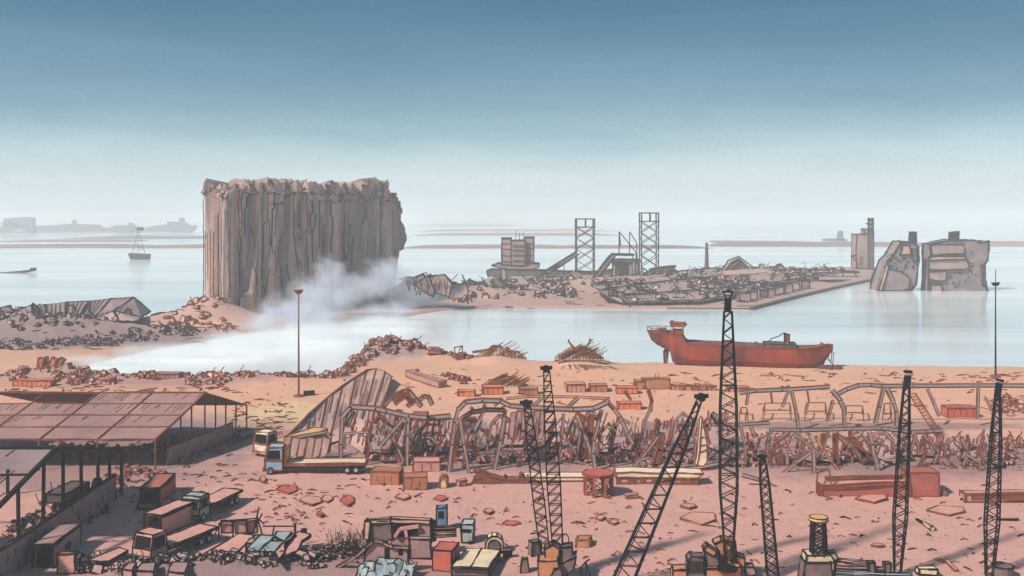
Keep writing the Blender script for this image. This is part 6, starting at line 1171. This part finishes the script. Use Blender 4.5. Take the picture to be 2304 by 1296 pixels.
# crane with two booms
t = thing('crawler_crane', 'orange brown crane with two black booms, one laced and leaning and one runged', 'crane', P(1240, 1300)); d = 93.5
A, B = Pd(1226, 1240, d), Pd(1186, 912, d); boom('boom', t, A, B, [(0, 20*u95), (.3, 25*u95), (.8, 20*u95), (1, 13*u95)], 26, .065, 'zig', chord=.13)
headpart(t, Pd(1184, 908, d), .38)
A, B = Pd(1256, 1250, d+.6), Pd(1230, 835, d+.6); boom('boom', t, A, B, [(0, 22*u95), (.4, 30*u95), (.75, 24*u95), (1, 13*u95)], 18, .07, 'n', chord=.12)
headpart(t, Pd(1229, 830, d+.6), .36)
for pts, dd, m, nm, th in [([(1210, 1262), (1254, 1262), (1264, 1296), (1212, 1300)], -1.2, 'crane_orange', 'engine_cover', 1.6), ([(1224, 1236), (1244, 1226), (1258, 1236), (1258, 1262), (1226, 1262)], -.4, 'crane_orange', 'cab', 1.4), ([(1262, 1232), (1286, 1230), (1290, 1262), (1264, 1268)], -.2, 'crane_mauve', 'winch_housing', 1.2), ([(1256, 1272), (1296, 1252), (1290, 1282), (1268, 1300)], -.8, 'crane_mauve', 'counterweight', 1.5), ([(1238, 1300), (1246, 1282), (1262, 1276), (1266, 1300)], -1.6, 'crane_mauve', 'track', 1.0)]:
    mb = MB(); mb.plate([Pd(x, y, d+dd) for x, y in pts], (.15, th, 0), m); mb.inked(.065, 'ink'); mb.build(nm, t)
mb = MB(); q = [Pd(1272+math.cos(a)*8, 1216+math.sin(a)*15, d+.5) for a in np.linspace(0, 6.28, 13)]; mb.line(q, .1, 'ink'); mb.build('exhaust_ring', t)
# leaning boom with pendant
t = thing('leaning_crane_boom', 'long black laced boom leaning far right with pendant cables', 'crane boom', P(1400, 1330)); d = 94.5
A, B = Pd(1392, 1330, d-2), Pd(1573, 905, d+1); boom('boom', t, A, B, [(0, 44*u95), (.45, 34*u95), (.75, 26*u95), (1, 8*u95)], 27, .07, 'zig', chord=.13)
headpart(t, Pd(1578, 894, d+1), .42)
mb = MB(); mb.bar(Pd(1580, 898, d), Pd(1446, 1262, d-1), .1, 'black_steel'); mb.bar(Pd(1570, 893, d), Pd(1375, 1330, d-2), .08, 'black_steel'); mb.build('pendant_cable', t)
# tallest mast
t = thing('tall_crane_mast', 'tallest black lattice mast rising from a brown crane body, lantern at its top', 'crane', P(1640, 1300)); d = 93
boom('boom', t, Pd(1640, 1268, d), Pd(1638, 700, d), [(0, 18*u95), (.1, 22*u95), (.3, 38*u95), (.62, 36*u95), (1, 17*u95)], 34, .075, 'zig', chord=.12)
mb = MB(); mb.bar(Pd(1637, 702, d), Pd(1638, 672, d), 13*u95, 'black_steel'); mb.build('mast_head', t)
mb = MB(); mb.bar(Pd(1625, 657, d), Pd(1651, 657, d), .14, 'black_steel'); mb.bar(Pd(1628, 657, d), Pd(1634, 671, d), .1, 'black_steel'); mb.bar(Pd(1648, 657, d), Pd(1642, 671, d), .1, 'black_steel'); mb.tube([Pd(1638, 657, d), Pd(1638, 651, d)], [.32, .12], 'black_steel', 8); mb.build('lantern', t)
for pts, dd, m, nm, th in [([(1607, 1224), (1624, 1216), (1654, 1218), (1656, 1236), (1656, 1276), (1620, 1276), (1618, 1240)], .4, 'crane_orange', 'tower_block', 1.3), ([(1656, 1250), (1676, 1256), (1676, 1282), (1656, 1282)], .2, 'crane_orange', 'side_block', 1.2), ([(1583, 1238), (1592, 1229), (1614, 1244), (1618, 1274), (1590, 1276), (1588, 1256)], -.4, 'crane_mauve', 'cab', 1.2), ([(1583, 1238), (1592, 1228), (1614, 1243), (1606, 1252)], -.5, 'crane_orange', 'cab_roof', .5), ([(1547, 1262), (1556, 1252), (1584, 1256), (1586, 1300), (1546, 1300)], -.6, 'crane_mauve', 'radiator', 1.4), ([(1514, 1284), (1546, 1282), (1548, 1310), (1512, 1310)], -.5, 'crane_orange', 'engine_cover', 1.4), ([(1588, 1280), (1668, 1276), (1672, 1310), (1588, 1310)], -.9, 'crane_orange', 'turntable', 1.8), ([(1676, 1276), (1696, 1276), (1702, 1292), (1680, 1300)], -.1, 'cont_mauve', 'tool_box', 1.0)]:
    mb = MB(); mb.plate([Pd(x, y, d+dd) for x, y in pts], (.1, th, 0), m)
    if nm == 'radiator': [mb.bar(Pd(x, 1262, d-.65), Pd(x-1, 1290, d-.65), .07, 'ink') for x in range(1552, 1584, 5)]
    mb.inked(.07, 'ink'); mb.build(nm, t)
mb = MB(); mb.tube([Pd(1636, 1276, d-1), Pd(1636, 1282, d-1)], .95, 'black_steel', 14); mb.build('slew_ring', t)
# short leaning boom
t = thing('short_crane_boom', 'shorter black cross laced boom between the tallest mast and yellow topped tower', 'crane boom', P(1745, 1330)); d = 94.5
boom('boom', t, Pd(1742, 1330, d), Pd(1716, 1034, d), [(0, 26*u95), (.8, 20*u95), (1, 12*u95)], 17, .07, 'x', chord=.13); headpart(t, Pd(1715, 1029, d), .3)
# yellow topped tower machine
t = thing('yellow_topped_tower', 'stubby black lattice tower with a round yellow cap on a dark machine house', 'crane', P(1845, 1300)); d = 93.5
boom('tower_frame', t, Pd(1842, 1252, d), Pd(1841, 1176, d), [(0, 34*u95), (1, 28*u95)], 5, .07, 'x', chord=.16)
boom('tower_frame', t, Pd(1842, 1252, d-.4), Pd(1842, 1176, d-.4), [(0, 22*u95), (1, 18*u95)], 6, .05, 'x', chord=.09)
mb = MB(); mb.tube([Pd(1842, 1176, d), Pd(1842, 1170, d), Pd(1842, 1163, d)], [.5, .88, .84], 'yellow', 16, True); mb.inked(.04, 'ink', ang=40); mb.build('cap', t)
for pts, dd, m, nm, th in [([(1815, 1250), (1868, 1248), (1876, 1262), (1870, 1272), (1812, 1272)], -.6, 'cream', 'deck', 1.6), ([(1812, 1266), (1870, 1266), (1872, 1310), (1806, 1310)], -.9, 'crane_mauve', 'machine_house', 1.8), ([(1858, 1246), (1878, 1242), (1886, 1258), (1872, 1262)], -.3, 'grey_paint', 'hatch', .6)]:
    mb = MB(); mb.plate([Pd(x, y, d+dd) for x, y in pts], (.1, th, 0), m); mb.inked(.07, 'ink'); mb.build(nm, t)
t = thing('pipe_rack', 'bundle of long mauve pipes on black stands right of the yellow topped tower', 'pipes', P(1940, 1300))
for k, (y0, y1, x1, m) in enumerate([(1256, 1264, 1958, 'cont_mauve'), (1264, 1272, 1958, 'cont_pink'), (1272, 1276, 1990, 'cont_mauve'), (1284, 1290, 2050, 'grey_paint'), (1291, 1296, 2050, 'tarp_blue')]): mb = MB(); mb.tube([Pd(1878, y0+4, 93.6-k*.2), Pd(x1, y1+4, 93.6-k*.2)], .22, m, 8, True); mb.inked(.04, 'ink'); mb.build('pipe', t)
for x0, y0 in ((1962, 1266), (1999, 1268)): mb = MB(); mb.plate([Pd(x0-8, y0, 92.9), Pd(x0+6, y0, 92.9), Pd(x0+6, 1305, 92.9), Pd(x0-8, 1305, 92.9)], (0, .5, 0), 'crane_mauve'); mb.inked(.08, 'ink'); mb.build('stand', t)
# two right hand masts
t = thing('right_crane_mast', 'black lattice mast with a round head, left of the two at the right side', 'crane boom', P(2022, 1300)); d = 94.5
boom('boom', t, Pd(2019, 1290, d), Pd(2040, 868, d), [(0, 14*u95), (.3, 28*u95), (.75, 22*u95), (1, 12*u95)], 30, .075, 'zig', chord=.12)
mb = MB(); mb.bar(Pd(2039, 870, d), Pd(2043, 845, d), 12*u95, 'black_steel'); mb.build('mast_head', t)
mb = MB(); mb.tube([Pd(2043, 838, d), Pd(2043, 834, d)], .42, 'black_steel', 12); mb.build('cap', t)
t = thing('right_crane_mast', 'black lattice mast with a solid top section, rightmost in the picture', 'crane boom', P(2230, 1300)); d = 94.5
boom('boom', t, Pd(2226, 1296, d), Pd(2245, 892, d), [(0, 15*u95), (.3, 29*u95), (.75, 22*u95), (1, 11*u95)], 30, .075, 'zig', chord=.12)
mb = MB(); mb.bar(Pd(2244, 894, d), Pd(2248, 862, d), 11*u95, 'black_steel'); mb.build('mast_head', t)
mb = MB(); mb.tube([Pd(2249, 858, d), Pd(2250, 853, d)], .38, 'black_steel', 12); mb.build('cap', t)
t = thing('short_derrick', 'short black derrick frame at the bottom edge, left of the leaning boom', 'derrick', P(1312, 1300)); d = 92.5
for k, pts in enumerate([[(1304, 1300), (1306, 1278), (1318, 1264), (1327, 1258)], [(1318, 1300), (1318, 1264), (1330, 1300)], [(1303, 1276), (1310, 1280), (1309, 1300)]]): mb = MB(); mb.line([Pd(x, y, d+k*.2) for x, y in pts], .12, 'black_steel'); mb.build('frame', t)
mb = MB(); mb.tube([P(2256, 1296), P(2256, 1296)+Vector((0, 0, 1.0))], [.95, .95], 'crane_mauve', 12, True); mb.inked(.06, 'ink', ang=40); single(mb, 'dark_drum', 'dark squat drum at the bottom right beside the rightmost mast', 'drum')
mb = MB(); mb.box(P(2090, 1300)+Vector((0, .5, .5)), (1.7, .8, .5), 'cream', jit=.05); mb.inked(.06, 'ink'); single(mb, 'cream_tank', 'low cream tank cut by the bottom edge left of the dark drum', 'tank')
# ---------------------------------------------------------------- haze
mb = MB(); x0, x1, y0, y1, z0, z1 = -11500, 11500, -40, 12000, -8.5, 62
mb.add([(x0, y0, z0), (x1, y0, z0), (x1, y1, z0), (x0, y1, z0), (x0, y0, z1), (x1, y0, z1), (x1, y1, z1), (x0, y1, z1)],
       [(3, 2, 1, 0), (4, 5, 6, 7), (0, 1, 5, 4), (1, 2, 6, 5), (2, 3, 7, 6), (3, 0, 4, 7)], 'ink', False)
hm = bpy.data.materials.new('haze_air'); hm.use_nodes = True; t = hm.node_tree; t.nodes.remove(t.nodes['Principled BSDF'])
pv = t.nodes.new('ShaderNodeVolumePrincipled'); pv.inputs['Color'].default_value = (.95, .99, 1, 1); pv.inputs['Density'].default_value = HAZE
t.links.new(pv.outputs[0], t.nodes['Material Output'].inputs['Volume']); MATS['haze_air'] = hm
mb.m = ['haze_air']*6; hz = mb.build('haze'); tag(hz, 'pale blue haze over the sea and far shore', 'haze', kind='stuff')
